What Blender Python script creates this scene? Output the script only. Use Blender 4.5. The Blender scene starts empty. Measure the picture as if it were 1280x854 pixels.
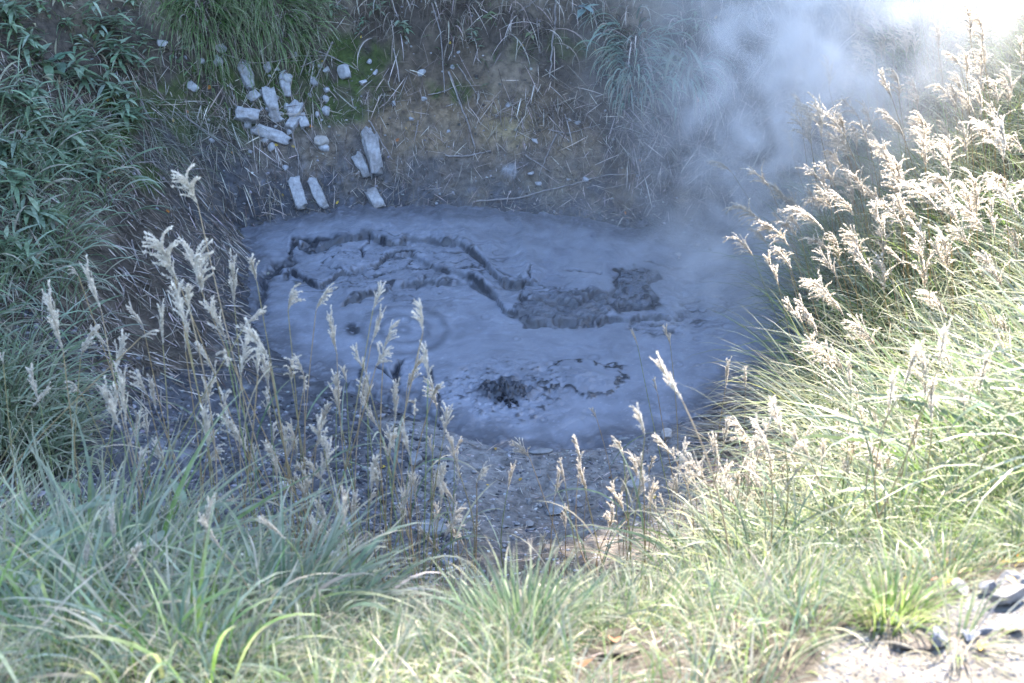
import bpy, bmesh, math, random
import numpy as np
from mathutils import Vector, Matrix
random.seed(7); rng = np.random.default_rng(7)
S = bpy.context.scene
COL = S.collection
R = math.radians

# ------------------------------------------------------------------ camera model
CAM = np.array([0.0, 0.0, 5.6]); PITCH = R(28.0); F = 1280*50/36
FWD = np.array([0, math.cos(PITCH), -math.sin(PITCH)]); UP = np.array([0, math.sin(PITCH), math.cos(PITCH)]); RT = np.array([1.0, 0, 0])
def ray(px, py):
    d = FWD + RT*((px-640)/F) - UP*((py-427)/F)
    return d/np.linalg.norm(d)
def project(P):
    V = P-CAM; w = V@FWD; w = np.where(w < 0.05, 0.05, w)
    return 640+F*(V@RT)/w, 427-F*(V@UP)/w, w
def plane_pt(px, py, z=0.0):
    d = ray(px, py); t = (z-CAM[2])/d[2]; return CAM+d*t

# ------------------------------------------------------------------ noise
_T = np.random.default_rng(3).random((8, 256, 256))
def vnoise(x, y, s=0):
    T = _T[s % 8]; xi = np.floor(x).astype(int); yi = np.floor(y).astype(int)
    fx = x-xi; fy = y-yi; fx = fx*fx*(3-2*fx); fy = fy*fy*(3-2*fy)
    a = T[xi & 255, yi & 255]; b = T[(xi+1) & 255, yi & 255]; c = T[xi & 255, (yi+1) & 255]; d = T[(xi+1) & 255, (yi+1) & 255]
    return (a*(1-fx)+b*fx)*(1-fy)+(c*(1-fx)+d*fx)*fy
def fbm(x, y, o=4, s=0, g=0.5):
    r = 0; a = 1; n = 0
    for i in range(o):
        r = r+a*vnoise(x+17.3*i, y+5.1*i, s+i); n += a; a *= g; x = x*2.03; y = y*2.03
    return r/n*2-1
def sstep(a, b, v):
    t = np.clip((v-a)/(b-a), 0, 1); return t*t*(3-2*t)
def inpoly(x, y, poly):
    x = np.asarray(x, float); y = np.asarray(y, float); r = np.zeros(x.shape, bool); n = len(poly)
    for i in range(n):
        x0, y0 = poly[i]; x1, y1 = poly[(i+1) % n]
        if y0 == y1: continue
        c = ((y0 > y) != (y1 > y)) & (x < (x1-x0)*(y-y0)/(y1-y0)+x0); r ^= c
    return r
def dist_poly(x, y, pts, closed=False):
    d = np.full(np.shape(x), 1e9); m = len(pts)
    for i in range(m if closed else m-1):
        ax, ay = pts[i]; bx, by = pts[(i+1) % m]; dx, dy = bx-ax, by-ay
        t = np.clip(((x-ax)*dx+(y-ay)*dy)/(dx*dx+dy*dy+1e-12), 0, 1)
        d = np.minimum(d, np.hypot(x-ax-t*dx, y-ay-t*dy))
    return d

# ------------------------------------------------------------------ terrain
OUT_PX = [(308,300),(300,288),(360,282),(420,279),(560,277),(700,286),(800,300),(880,312),(960,300),(1020,310),(1035,360),(1010,420),(965,455),(905,492),
          (862,522),(800,546),(740,560),(650,562),(590,548),(530,524),(480,503),(430,484),(372,455),(335,425),(316,385),(312,340)]
OUT = [tuple(plane_pt(a, b)[:2]) for a, b in OUT_PX]
CP = []
for x, y in OUT: CP.append((x, y, 0.0))
CP += [(-1, 11, -.25), (0, 11, -.25), (1, 11, -.25), (-1, 10, -.25), (0, 10, -.25), (1, 10, -.25), (1.8, 11.4, -.2), (-1, 12, -.2), (0, 12, -.22), (1, 12, -.2)]
CP += [(-6, -4, 4.1), (0, -4, 4.0), (6, -4, 4.1), (-4, 0, 3.9), (0, 0, 3.9), (4, 0, 3.95), (-7, 2, 3.9), (8, 2, 4.1),
 (-3, 2.2, 3.5), (-1.2, 2.2, 3.6), (0, 2.2, 3.66), (1.2, 2.1, 3.78), (2.4, 2.3, 3.85), (1.1, 2.6, 3.62), (2.0, 3.0, 3.6), (.6, 2.6, 3.5),
 (-3.4, 3.2, 2.95), (-1.5, 3.2, 2.95), (0, 3.2, 3.02), (1.2, 3.3, 3.1), (3, 3.4, 3.5), (5, 3.6, 3.7),
 (-5, 5, 2.4), (-3, 5, 1.9), (-1.5, 5, 1.7), (0, 5, 1.68), (1.2, 5, 1.75), (2.5, 5, 2.1), (4, 5.2, 2.7), (6.5, 5, 3.3),
 (-5.5, 7.2, 2.3), (-3.8, 7.2, 1.0), (-2, 7.2, .4), (0, 7.2, .32), (1.3, 7.2, .42), (2.3, 7.2, .8), (3.2, 7.2, 1.35), (5, 7.2, 2.2),
 (-1, 8.1, .16), (.5, 8.1, .14), (1.4, 8.3, .2), (-2.0, 8.4, .25),
 (-6.5, 9.5, 3.6), (-4.6, 9.5, 1.7), (-3.6, 9.6, .8), (-2.8, 9.8, .3), (2.6, 9.2, .35), (3.3, 9.3, .95), (4.6, 9.4, 1.75), (7, 9, 2.8),
 (-6.8, 11.5, 4), (-4.8, 11.5, 2.0), (-3.6, 11.8, .9), (-2.8, 12.2, .32), (2.9, 11.2, .3), (3.6, 11.2, .9), (5, 11.3, 1.8), (7.5, 11, 3),
 (-5.2, 13, 3.0), (-3.8, 13.0, 1.4), (-2.4, 13.2, .35), (-1, 13.25, .2), (0, 13.3, .2), (1.2, 13.25, .2), (2.4, 13, .25), (3.6, 13, .8), (5.2, 13, 1.8),
 (-5.5, 14, 3.9), (-4, 14, 2.3), (-2.5, 14, 1.15), (-1, 14, .95), (0, 14, .98), (1.2, 14, .92), (2.4, 14, .95), (4, 14, 1.5), (6, 14, 2.6),
 (-4, 15, 3.4), (-2, 15, 2.3), (0, 15, 2.2), (2, 15, 2.1), (4, 15, 2.5), (-5, 16.5, 4.6), (-2, 16.5, 3.7), (0, 16.5, 3.6), (2.5, 16.5, 3.5), (6, 16.5, 3.8),
 (-8, 19, 6), (0, 19, 5), (8, 19, 4.6), (-10, 27, 8), (0, 27, 7), (10, 27, 6), (-14, 10, 6.5), (14, 10, 4.5), (-12, 0, 5), (12, 0, 4.6)]
CP = np.array(CP)
_D = np.hypot(CP[:, None, 0]-CP[None, :, 0], CP[:, None, 1]-CP[None, :, 1])
_n = len(CP); A = np.zeros((_n+1, _n+1)); A[:_n, :_n] = _D-np.eye(_n)*0.05; A[:_n, _n] = 1; A[_n, :_n] = 1
W = np.linalg.solve(A, np.append(CP[:, 2], 0))
OUTd = OUT
def Hraw(x, y):
    shp = np.shape(x); x = np.ravel(x); y = np.ravel(y)
    xc = np.clip(x, -16, 16); yc = np.clip(y, -8, 30)
    z = np.full(x.shape, W[-1])
    for i in range(_n): z += W[i]*np.hypot(xc-CP[i, 0], yc-CP[i, 1])
    far = np.hypot(x-xc, y-yc); z = z*(1-0*far)+np.minimum(far*.04, 4)
    d = dist_poly(x, y, OUTd, True)*np.where(inpoly(x, y, OUTd), -1, 1)
    # relief of the banks
    am = sstep(0.0, 0.8, d)
    nz = fbm(x*.9, y*.9, 3, 1)*.12*am + fbm(x*3.1, y*3.1, 4, 2)*.06*am + fbm(x*11, y*11, 3, 4)*.018*sstep(-.05, .3, d)
    rid = 1-np.abs(fbm(x*5, y*5, 3, 5)); nz += (rid-.8)*.05*am
    nz *= np.where((y < 3.0) & (x > .5), .5, 1)
    z = z+nz
    z = np.where(d < 0, np.minimum(z, -0.02)-.12*sstep(0, .25, -d), z)
    z = np.where((d >= 0) & (d < .25), z*(.4+.6*sstep(0, .25, d))+.02*sstep(0, .1, d), z)
    # earthen ledge with a little overhang on the back bank
    px, py, _ = project(np.stack([x, y, z], 1))
    led = 216+6*np.sin(px*.05)+5*np.sin(px*.13)
    m = np.exp(-((px-600)/110.)**2)
    z = z+np.where(y > 12.8, .06*m*sstep(4, -4, py-led), 0)
    return z.reshape(shp)

def axis(lo, hi, step, ext, growth=1.35):
    a = list(np.arange(lo, hi+1e-6, step)); s = step; v = lo; left = []
    while v > -ext: s *= growth; v -= s; left.append(v)
    s = step; v = hi; right = []
    while v < ext: s *= growth; v += s; right.append(v)
    return np.array(left[::-1]+a+right)
GX = axis(-6.0, 6.2, .028, 600); GY = axis(1.0, 17.0, .028, 600)
XX, YY = np.meshgrid(GX, GY, indexing='ij')
ZZ = Hraw(XX, YY)
i0x = np.searchsorted(GX, -5.99); i0y = np.searchsorted(GY, 1.01)
def H(x, y):
    x = np.asarray(x, float); y = np.asarray(y, float)
    i = np.clip(np.searchsorted(GX, x)-1, 0, len(GX)-2); j = np.clip(np.searchsorted(GY, y)-1, 0, len(GY)-2)
    fx = np.clip((x-GX[i])/(GX[i+1]-GX[i]), 0, 1); fy = np.clip((y-GY[j])/(GY[j+1]-GY[j]), 0, 1)
    return (ZZ[i, j]*(1-fx)+ZZ[i+1, j]*fx)*(1-fy)+(ZZ[i, j+1]*(1-fx)+ZZ[i+1, j+1]*fx)*fy
def Hs(x, y): return max(float(H(x, y)), 0.0) if inpoly([x], [y], OUTd)[0] else float(H(x, y))
def hit(px, py):
    d = ray(px, py); t = np.arange(1.5, 30, .01); P = CAM+d*t[:, None]
    h = H(P[:, 0], P[:, 1]); h = np.where(inpoly(P[:, 0], P[:, 1], OUTd), np.maximum(h, 0), h)
    k = np.argmax(P[:, 2] < h); return P[k] if P[k, 2] < h[k] else P[-1]
def normal(x, y, e=.12):
    n = np.array([-(H(x+e, y)-H(x-e, y))/(2*e), -(H(x, y+e)-H(x, y-e))/(2*e), 1.0]); return n/np.linalg.norm(n)

# ------------------------------------------------------------------ object helpers
def mesh(name, V, Fc, mat=None, smooth=False, cols=None, attrs=None):
    me = bpy.data.meshes.new(name); V = np.asarray(V, np.float32)
    if isinstance(Fc, np.ndarray):
        n, k = Fc.shape
        me.vertices.add(len(V)); me.vertices.foreach_set('co', V.ravel())
        me.loops.add(n*k); me.loops.foreach_set('vertex_index', Fc.ravel().astype(np.int32))
        me.polygons.add(n); me.polygons.foreach_set('loop_start', np.arange(0, n*k, k, dtype=np.int32))
        me.update(calc_edges=True)
    else:
        me.from_pydata(V.tolist(), [], Fc)
    if smooth: me.shade_smooth()
    if cols is not None:
        a = me.color_attributes.new('Col', 'FLOAT_COLOR', 'POINT'); c = np.ones((len(V), 4), np.float32); c[:, :3] = cols; a.data.foreach_set('color', c.ravel())
    for k2, v2 in (attrs or {}).items():
        a = me.attributes.new(k2, 'FLOAT', 'POINT'); a.data.foreach_set('value', np.asarray(v2, np.float32))
    if mat: me.materials.append(mat)
    return me
def obj(name, me, parent=None, loc=(0, 0, 0), rot=None):
    o = bpy.data.objects.new(name, me); COL.objects.link(o); o.location = [float(v) for v in loc]
    if rot is not None: o.rotation_euler = rot
    if parent: o.parent = parent
    return o
def tag(o, label=None, cat=None, group=None, kind=None):
    if label: o['label'] = label
    if cat: o['category'] = cat
    if group: o['group'] = group
    if kind: o['kind'] = kind
    return o
class MB:
    """collects pieces with per-vertex colour"""
    def __init__(s): s.V = []; s.Q = []; s.T = []; s.C = []; s.n = 0
    def add(s, V, Fa, col):
        V = np.asarray(V, float); Fa = np.asarray(Fa, int)
        c = np.broadcast_to(np.asarray(col, float), (len(V), 3)); s.V.append(V); s.C.append(c)
        (s.Q if Fa.shape[1] == 4 else s.T).append(Fa+s.n); s.n += len(V)
    def mesh(s, name, mat, smooth=True):
        V = np.concatenate(s.V); C = np.concatenate(s.C)
        if s.Q and not s.T: Fa = np.concatenate(s.Q)
        elif s.T and not s.Q: Fa = np.concatenate(s.T)
        else:
            Fa = [list(map(int, f)) for a in s.Q for f in a]+[list(map(int, f)) for a in s.T for f in a]
        return mesh(name, V, Fa, mat, smooth, C)
def tube(mb, P, r, col, k=5):
    P = np.asarray(P, float); n = len(P); r = np.broadcast_to(r, (n,)); T = np.gradient(P, axis=0); T /= np.linalg.norm(T, axis=1)[:, None]+1e-9
    ref = np.array([0.31, .2, .93]) if abs(T[0, 2]) < .8 else np.array([1., .1, 0])
    A_ = np.cross(T, ref); A_ /= np.linalg.norm(A_, axis=1)[:, None]+1e-9; B_ = np.cross(T, A_)
    a = np.arange(k)*2*np.pi/k
    V = P[:, None]+r[:, None, None]*(A_[:, None]*np.cos(a)[None, :, None]+B_[:, None]*np.sin(a)[None, :, None])
    V = V.reshape(-1, 3); Q = []
    for i in range(n-1):
        for j in range(k): Q.append((i*k+j, i*k+(j+1) % k, (i+1)*k+(j+1) % k, (i+1)*k+j))
    mb.add(V, Q, col)
def smoothpath(P, n=20):
    P = np.asarray(P, float); t = np.linspace(0, len(P)-1, n); out = []
    for c in range(P.shape[1]): out.append(np.interp(t, np.arange(len(P)), P[:, c]))
    Q = np.stack(out, 1)
    for _ in range(3): Q[1:-1] = (Q[:-2]+2*Q[1:-1]+Q[2:])/4
    return Q

def ribbons(base, az, L, w, th0, bend, col, seg=6, twist=None, tipc=None, pw=1.3, side=None):
    """N arching blades, vectorised. th0 initial elevation angle, bend total drop in radians"""
    N = len(L); t = np.linspace(0, 1, seg+1); tm = (t[:-1]+t[1:])/2
    th = th0[:, None]-bend[:, None]*tm[None]**pw
    azz = az[:, None]+(0 if side is None else side[:, None]*tm[None]**2)
    step = (L/seg)[:, None]
    dx = np.cos(th)*np.cos(azz)*step; dy = np.cos(th)*np.sin(azz)*step; dz = np.sin(th)*step
    P = np.zeros((N, seg+1, 3)); P[:, 1:, 0] = np.cumsum(dx, 1); P[:, 1:, 1] = np.cumsum(dy, 1); P[:, 1:, 2] = np.cumsum(dz, 1)
    P += base[:, None, :]
    tw = rng.uniform(-.9, .9, N) if twist is None else twist
    a2 = az+np.pi/2
    Wd = np.stack([np.cos(a2), np.sin(a2), np.zeros(N)], 1)*np.cos(tw)[:, None]+np.array([0, 0, 1.])*np.sin(tw)[:, None]
    prof = np.minimum(1, (1-t)*2.2)**.8*(.55+.45*np.minimum(1, t*4)); prof[-1] = .03
    off = Wd[:, None, :]*(w[:, None]*prof[None]/2)[:, :, None]
    V = np.stack([P-off, P+off], 2).reshape(-1, 3)
    k = np.arange(seg)[None, :]*2+np.arange(N)[:, None]*(seg+1)*2
    Q = np.stack([k, k+1, k+3, k+2], 2).reshape(-1, 4)
    C = np.repeat(col[:, None, :], (seg+1)*2, 1)
    if tipc is not None:
        tt = np.repeat(t, 2)[None, :, None]**3; C = C*(1-tt)+tipc[:, None, :]*tt
    return V, Q, C.reshape(-1, 3)
def mixcol(pal, n, var=.15, wts=None):
    pal = np.array(pal); c = pal[rng.choice(len(pal), n, p=wts)]
    return np.clip(c*(1+rng.normal(0, var, (n, 1)))*(1+rng.normal(0, .04, (n, 3))), .005, .95)

# ------------------------------------------------------------------ materials
def newmat(name):
    m = bpy.data.materials.new(name); m.use_nodes = True; nt = m.node_tree; nt.nodes.clear(); return m, nt, nt.nodes, nt.links
def plant_mat(name, trans=.45, rough=.5, spec=.3, tint=(1, 1, 1)):
    m, nt, N, Lk = newmat(name)
    at = N.new('ShaderNodeAttribute'); at.attribute_name = 'Col'
    tc = N.new('ShaderNodeTexCoord'); nz = N.new('ShaderNodeTexNoise'); nz.inputs['Scale'].default_value = 35; nz.inputs['Detail'].default_value = 3
    Lk.new(tc.outputs['Object'], nz.inputs['Vector'])
    mr = N.new('ShaderNodeMapRange'); mr.inputs['From Min'].default_value = .3; mr.inputs['From Max'].default_value = .7; mr.inputs['To Min'].default_value = .72; mr.inputs['To Max'].default_value = 1.22
    Lk.new(nz.outputs['Fac'], mr.inputs['Value'])
    vm = N.new('ShaderNodeVectorMath'); vm.operation = 'SCALE'; Lk.new(at.outputs['Color'], vm.inputs[0]); Lk.new(mr.outputs[0], vm.inputs['Scale'])
    p = N.new('ShaderNodeBsdfPrincipled'); p.inputs['Roughness'].default_value = rough; p.inputs['Specular IOR Level'].default_value = spec
    Lk.new(vm.outputs[0], p.inputs['Base Color'])
    tr = N.new('ShaderNodeBsdfTranslucent'); Lk.new(vm.outputs[0], tr.inputs['Color'])
    mx = N.new('ShaderNodeMixShader'); mx.inputs[0].default_value = trans
    Lk.new(p.outputs[0], mx.inputs[1]); Lk.new(tr.outputs[0], mx.inputs[2])
    o = N.new('ShaderNodeOutputMaterial'); Lk.new(mx.outputs[0], o.inputs[0]); return m
M_BLADE = plant_mat('grass_blade', .42, .45, .4)
M_DRY = plant_mat('dry_straw', .2, .7, .2)
M_PLUME = plant_mat('plume_fluff', .62, .8, .1)
M_LEAF = plant_mat('broad_leaf', .3, .45, .35)
def solid_mat(name, scale=20, bump=.4, rough=.85, c2=.6, detail=6):
    m, nt, N, Lk = newmat(name)
    at = N.new('ShaderNodeAttribute'); at.attribute_name = 'Col'
    tc = N.new('ShaderNodeTexCoord'); nz = N.new('ShaderNodeTexNoise'); nz.inputs['Scale'].default_value = scale; nz.inputs['Detail'].default_value = detail; nz.inputs['Roughness'].default_value = .65
    Lk.new(tc.outputs['Object'], nz.inputs['Vector'])
    mr = N.new('ShaderNodeMapRange'); mr.inputs['From Min'].default_value = .32; mr.inputs['From Max'].default_value = .68; mr.inputs['To Min'].default_value = c2; mr.inputs['To Max'].default_value = 1.25
    Lk.new(nz.outputs['Fac'], mr.inputs['Value'])
    vm = N.new('ShaderNodeVectorMath'); vm.operation = 'SCALE'; Lk.new(at.outputs['Color'], vm.inputs[0]); Lk.new(mr.outputs[0], vm.inputs['Scale'])
    p = N.new('ShaderNodeBsdfPrincipled'); p.inputs['Roughness'].default_value = rough; p.inputs['Specular IOR Level'].default_value = .3
    Lk.new(vm.outputs[0], p.inputs['Base Color'])
    bp = N.new('ShaderNodeBump'); bp.inputs['Strength'].default_value = bump; bp.inputs['Distance'].default_value = .02
    n2 = N.new('ShaderNodeTexNoise'); n2.inputs['Scale'].default_value = scale*3; n2.inputs['Detail'].default_value = 6; Lk.new(tc.outputs['Object'], n2.inputs['Vector'])
    Lk.new(n2.outputs['Fac'], bp.inputs['Height']); Lk.new(bp.outputs[0], p.inputs['Normal'])
    o = N.new('ShaderNodeOutputMaterial'); Lk.new(p.outputs[0], o.inputs[0]); return m
M_GROUND = solid_mat('soil', 14, .9, .9, .45, 9)
M_STONE = solid_mat('stone', 22, .5, .85, .7)
M_WOOD = solid_mat('weathered_wood', 30, .5, .85, .7)
def mud_mat():
    m, nt, N, Lk = newmat('wet_grey_mud')
    at = N.new('ShaderNodeAttribute'); at.attribute_name = 'Col'
    wet_shade = N.new('ShaderNodeAttribute'); wet_shade.attribute_name = 'wet_shade'  # wet mud, plus the painted shade of ledges and cracks
    tc = N.new('ShaderNodeTexCoord')
    def noise(sc, d, v=None):
        n = N.new('ShaderNodeTexNoise'); n.inputs['Scale'].default_value = sc; n.inputs['Detail'].default_value = d; Lk.new(v or tc.outputs['Object'], n.inputs['Vector']); return n
    n1 = noise(5, 8); n1.inputs['Distortion'].default_value = 1.0
    mr = N.new('ShaderNodeMapRange'); mr.inputs['From Min'].default_value = .3; mr.inputs['From Max'].default_value = .7; mr.inputs['To Min'].default_value = .78; mr.inputs['To Max'].default_value = 1.18; Lk.new(n1.outputs['Fac'], mr.inputs['Value'])
    vm = N.new('ShaderNodeVectorMath'); vm.operation = 'SCALE'; Lk.new(at.outputs['Color'], vm.inputs[0]); Lk.new(mr.outputs[0], vm.inputs['Scale'])
    p = N.new('ShaderNodeBsdfPrincipled'); Lk.new(vm.outputs[0], p.inputs['Base Color'])
    rr = N.new('ShaderNodeMapRange'); rr.inputs['To Min'].default_value = .4; rr.inputs['To Max'].default_value = .2; Lk.new(wet_shade.outputs['Fac'], rr.inputs['Value']); Lk.new(rr.outputs[0], p.inputs['Roughness'])
    p.inputs['Specular IOR Level'].default_value = .5
    n2 = noise(45, 6); bp = N.new('ShaderNodeBump'); bp.inputs['Strength'].default_value = .25; bp.inputs['Distance'].default_value = .01
    Lk.new(n2.outputs['Fac'], bp.inputs['Height']); Lk.new(bp.outputs[0], p.inputs['Normal'])
    o = N.new('ShaderNodeOutputMaterial'); Lk.new(p.outputs[0], o.inputs[0]); return m
M_MUD = mud_mat()

# ------------------------------------------------------------------ ground sheet with its soil colours
xf, yf, zf = XX.ravel(), YY.ravel(), ZZ.ravel()
PX, PY, _w = project(np.stack([xf, yf, zf], 1))
dout = dist_poly(xf, yf, OUTd, True)*np.where(inpoly(xf, yf, OUTd), -1, 1)
n1 = fbm(xf*1.7, yf*1.7, 5, 0); n2 = fbm(xf*6, yf*6, 5, 3); n3 = fbm(xf*15, yf*15, 4, 6)
col = np.zeros((len(xf), 3)); col[:] = (.085, .068, .052)
def lay(c, m):
    global col
    m = np.clip(m, 0, 1)[:, None]; col = col*(1-m)+np.array(c)*m
lay((.21, .17, .125), sstep(-.1, .5, n1+n2*.5))
back = sstep(12.7, 13.2, yf)
blob = lambda cx, cy, rx, ry: np.exp(-(((PX-cx)/rx)**2+((PY-cy)/ry)**2))
lay((.27, .195, .115), back*np.clip(blob(560, 170, 140, 60)*1.3+n2*.5, 0, 1)*.9)        # bare clay
lay((.33, .26, .14), back*np.clip(blob(660, 245, 90, 28)*1.2+blob(640, 160, 40, 30)+n2*.6-.2, 0, 1))   # sulphur-stained clay
lay((.5, .5, .5), back*sstep(.55, .75, blob(638, 214, 16, 13)+n3*.3))
moss = np.clip(blob(290, 120, 150, 60)+blob(170, 190, 60, 60)*1.0+blob(420, 130, 45, 22)+blob(560, 115, 60, 20)*.8+blob(690, 60, 70, 30)*.7+blob(440, 70, 60, 30), 0, 1)
lay((.06, .082, .022), back*0+sstep(.25, .6, moss*(.7+n2*.9+n1*.4)))
lay((.10, .08, .06), sstep(.1, .5, n2)*sstep(200, 100, PY)*back*.6)
# grey mud splattered over the shore
lay((.10, .102, .108), sstep(.9, .0, dout+n2*.35)*(dout > -.5))
lay((.07, .072, .08), sstep(.34, .0, dout+n2*.3))
lay((.17, .18, .205), sstep(.75, .0, dout)*sstep(.32, .5, n3+n2*.3))
shore = (yf < 9.2)
lay((.27, .26, .25), shore*sstep(2.6, .3, dout+n1*.4)*.85)
lay((.06, .06, .062), shore*sstep(.1, .4, n3+n2*.4)*sstep(2.4, .5, dout)*.5)
# dark churned mud at the left shore
lay((.085, .087, .095), np.clip(inpoly(PX, PY, [(60, 500), (330, 440), (520, 560), (470, 660), (200, 680), (60, 620)])*1.0, 0, 1)*sstep(-.6, .1, n2+.3))
lay((.20, .205, .22), inpoly(PX, PY, [(60, 500), (330, 440), (520, 560), (470, 660), (200, 680), (60, 620)])*sstep(.2, .5, n3+n2*.5)*.7)
# turf soil near, path gravel
PATHP = [tuple(plane_pt(q_[0], q_[1], 3.68)[:2]) for q_ in [(1015, 880), (1032, 775), (1070, 735), (1135, 725), (1190, 702), (1300, 655), (1700, 600), (1900, 1500), (1000, 1500)]]
path = inpoly(xf, yf, PATHP)
lay((.042, .034, .024), sstep(6.2, 4.6, yf)*(~path)*.85); lay((.06, .05, .037), sstep(6.2, 4.6, yf)*(~path)*sstep(.1, .4, n3+n2*.3)*.7)
pathd = path*1.0
lay((.14, .133, .12), pathd*sstep(-.9, -.2, n2)); lay((.17, .145, .11), pathd*sstep(-.1, .4, n1)*.7)
nx, ny = len(GX), len(GY)
ii = (np.arange(nx-1)[:, None]*ny+np.arange(ny-1)[None, :]).ravel()
QF = np.stack([ii, ii+ny, ii+ny+1, ii+1], 1)
ground = obj('ground', mesh('ground', np.stack([xf, yf, zf], 1), QF, M_GROUND, True, col))
tag(ground, 'dark soil banks sloping down around the mud pool', 'ground', kind='structure')

# ------------------------------------------------------------------ mud pool
mx = np.arange(-3.1, 3.7, .0115); my = np.arange(8.2, 13.6, .0115)
MX, MY = np.meshgrid(mx, my, indexing='ij'); a, b = MX.ravel(), MY.ravel()
u, v, _ = project(np.stack([a, b, a*0], 1))
w1 = fbm(a*7, b*7, 4, 1); w2 = fbm(a*25, b*25, 3, 2); w3 = fbm(a*2, b*2, 3, 5)
w4 = fbm(a*4, b*4, 3, 6); uu = u+w1*7+w2*1.5+w4*8; vv = v+w1*4.5+w2*.7+w4*5
z = w3*.012+w1*.003
wet_shade_m = np.zeros_like(z)  # dark mask: wet mud and the shade painted into ledges and cracks
def terrace(pts, h, wd=1.6, face=.8, x0=None, x1=None):
    global z, wet_shade_m
    P = np.array(pts, float); vy = np.interp(uu, P[:, 0], P[:, 1]); dd = vy-vv
    lim = sstep(P[0, 0]-14, P[0, 0]+14, uu)*sstep(P[-1, 0]+14, P[-1, 0]-14, uu)
    mod = np.clip(.75+1.3*fbm(uu*.05, vv*.05+h*99, 3, 4), .45, 1.6); h = h*(.7+.4*mod); face = face*mod
    z = z+h*sstep(-wd, wd, dd)*lim
    z = z-.022*np.exp(-((dd+2.0)/1.6)**2)*lim*face      # undercut groove in front of the step
    z = z+.014*(1+1.5*w1)*np.exp(-((dd-5)/4)**2)*lim
    wet_shade_m = np.maximum(wet_shade_m, np.exp(-((dd+.6)/(1.9+2.2*w2))**2)*lim*face)  # overhang shade painted along the ledge face, on top of wetness
def crack(pts, dep=.03, wd=1.5, wt=.8):
    global z, wet_shade_m
    d = dist_poly(uu, vv, pts); e = np.exp(-(d/wd)**2); z = z-dep*e; wet_shade_m = np.maximum(wet_shade_m, e*wt)  # crack darkened: crevice shade put into the colour with the wet tone
terrace([(362, 330), (372, 306), (380, 318), (398, 314), (440, 309), (462, 302), (470, 312), (490, 314), (513, 309), (547, 313), (582, 321), (603, 335), (614, 346), (622, 360), (650, 366), (662, 364)], .045, 2.0, 1.2)
terrace([(325, 400), (335, 352), (350, 345), (362, 340), (400, 362), (420, 351), (454, 344), (489, 330), (513, 325), (537, 338), (564, 351), (590, 356), (622, 374)], .03, 1.9, .95)
terrace([(420, 381), (461, 369), (506, 358), (544, 359), (585, 357), (606, 366), (620, 376), (627, 391), (654, 402), (712, 410), (764, 404), (815, 401), (840, 404)], .035, 1.9, .75)
terrace([(650, 384), (690, 378), (720, 388), (755, 380), (768, 368)], .03, 1.8, .9)
crack([(463, 303), (459, 318), (456, 332)], .05, 1.4, 1); crack([(465, 303), (490, 305), (514, 303)], .02, 1.0); crack([(709, 347), (735, 350), (755, 356)], .03, 1.3, 1)
crack([(623, 350), (640, 357), (657, 362)], .03, 2, .9); crack([(660, 343), (656, 362), (655, 385)], .03, 1.4, .9); crack([(860, 333), (840, 338), (810, 334)], .015, 1.)
crack([(472, 466), (485, 474), (499, 486)], .05, 1.6, 1); crack([(503, 462), (498, 480), (496, 495)], .07, 4, 1); crack([(584, 270), (583, 320)], .006, .6, .3)
crack([(325, 385), (330, 350), (345, 335), (362, 328)], .07, 5.5, 1.0); crack([(362, 318), (372, 308), (392, 312)], .05, 4, 1)
crack([(395, 311), (430, 309), (462, 303)], .02, 4, .6)
# raised block of crust
blk = [(768, 356), (778, 345), (792, 340), (812, 343), (824, 354), (822, 370), (826, 388), (808, 397), (790, 390), (776, 398), (764, 384), (770, 370)]
u5 = uu+w4*12; v5 = vv+w4*6; d = dist_poly(u5, v5, blk, True)*np.where(inpoly(u5, v5, blk), 1, -1)
z += .05*sstep(-1.5, 3, d)+.03*w2*sstep(0, 4, d); wet_shade_m = np.maximum(wet_shade_m, np.exp(-((d+1)/3)**2)*.9)
wet_shade_m = np.maximum(wet_shade_m, sstep(0, 4, d)*(.35+.3*(w2 > .15)))
# clods along the broken edge
clod = [(640, 392), (665, 376), (700, 374), (760, 372), (768, 400), (740, 412), (690, 414), (650, 410)]
d = dist_poly(uu, vv, clod, True)*np.where(inpoly(uu, vv, clod), 1, -1); k = sstep(-2, 5, d)
ww = 1-np.abs(fbm(a*9, b*17, 3, 4)); z += k*(ww-.75)*.09; wet_shade_m = np.maximum(wet_shade_m, k*sstep(.95, .6, ww)); wet_shade_m = np.maximum(wet_shade_m, k*.4)
clod = [(780, 400), (830, 398), (870, 385), (860, 420), (820, 426), (785, 418)]
d = dist_poly(uu, vv, clod, True)*np.where(inpoly(uu, vv, clod), 1, -1); k = sstep(-2, 8, d); z += k*(ww-.78)*.09; wet_shade_m = np.maximum(wet_shade_m, k*sstep(.9, .6, ww)*.7)
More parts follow.
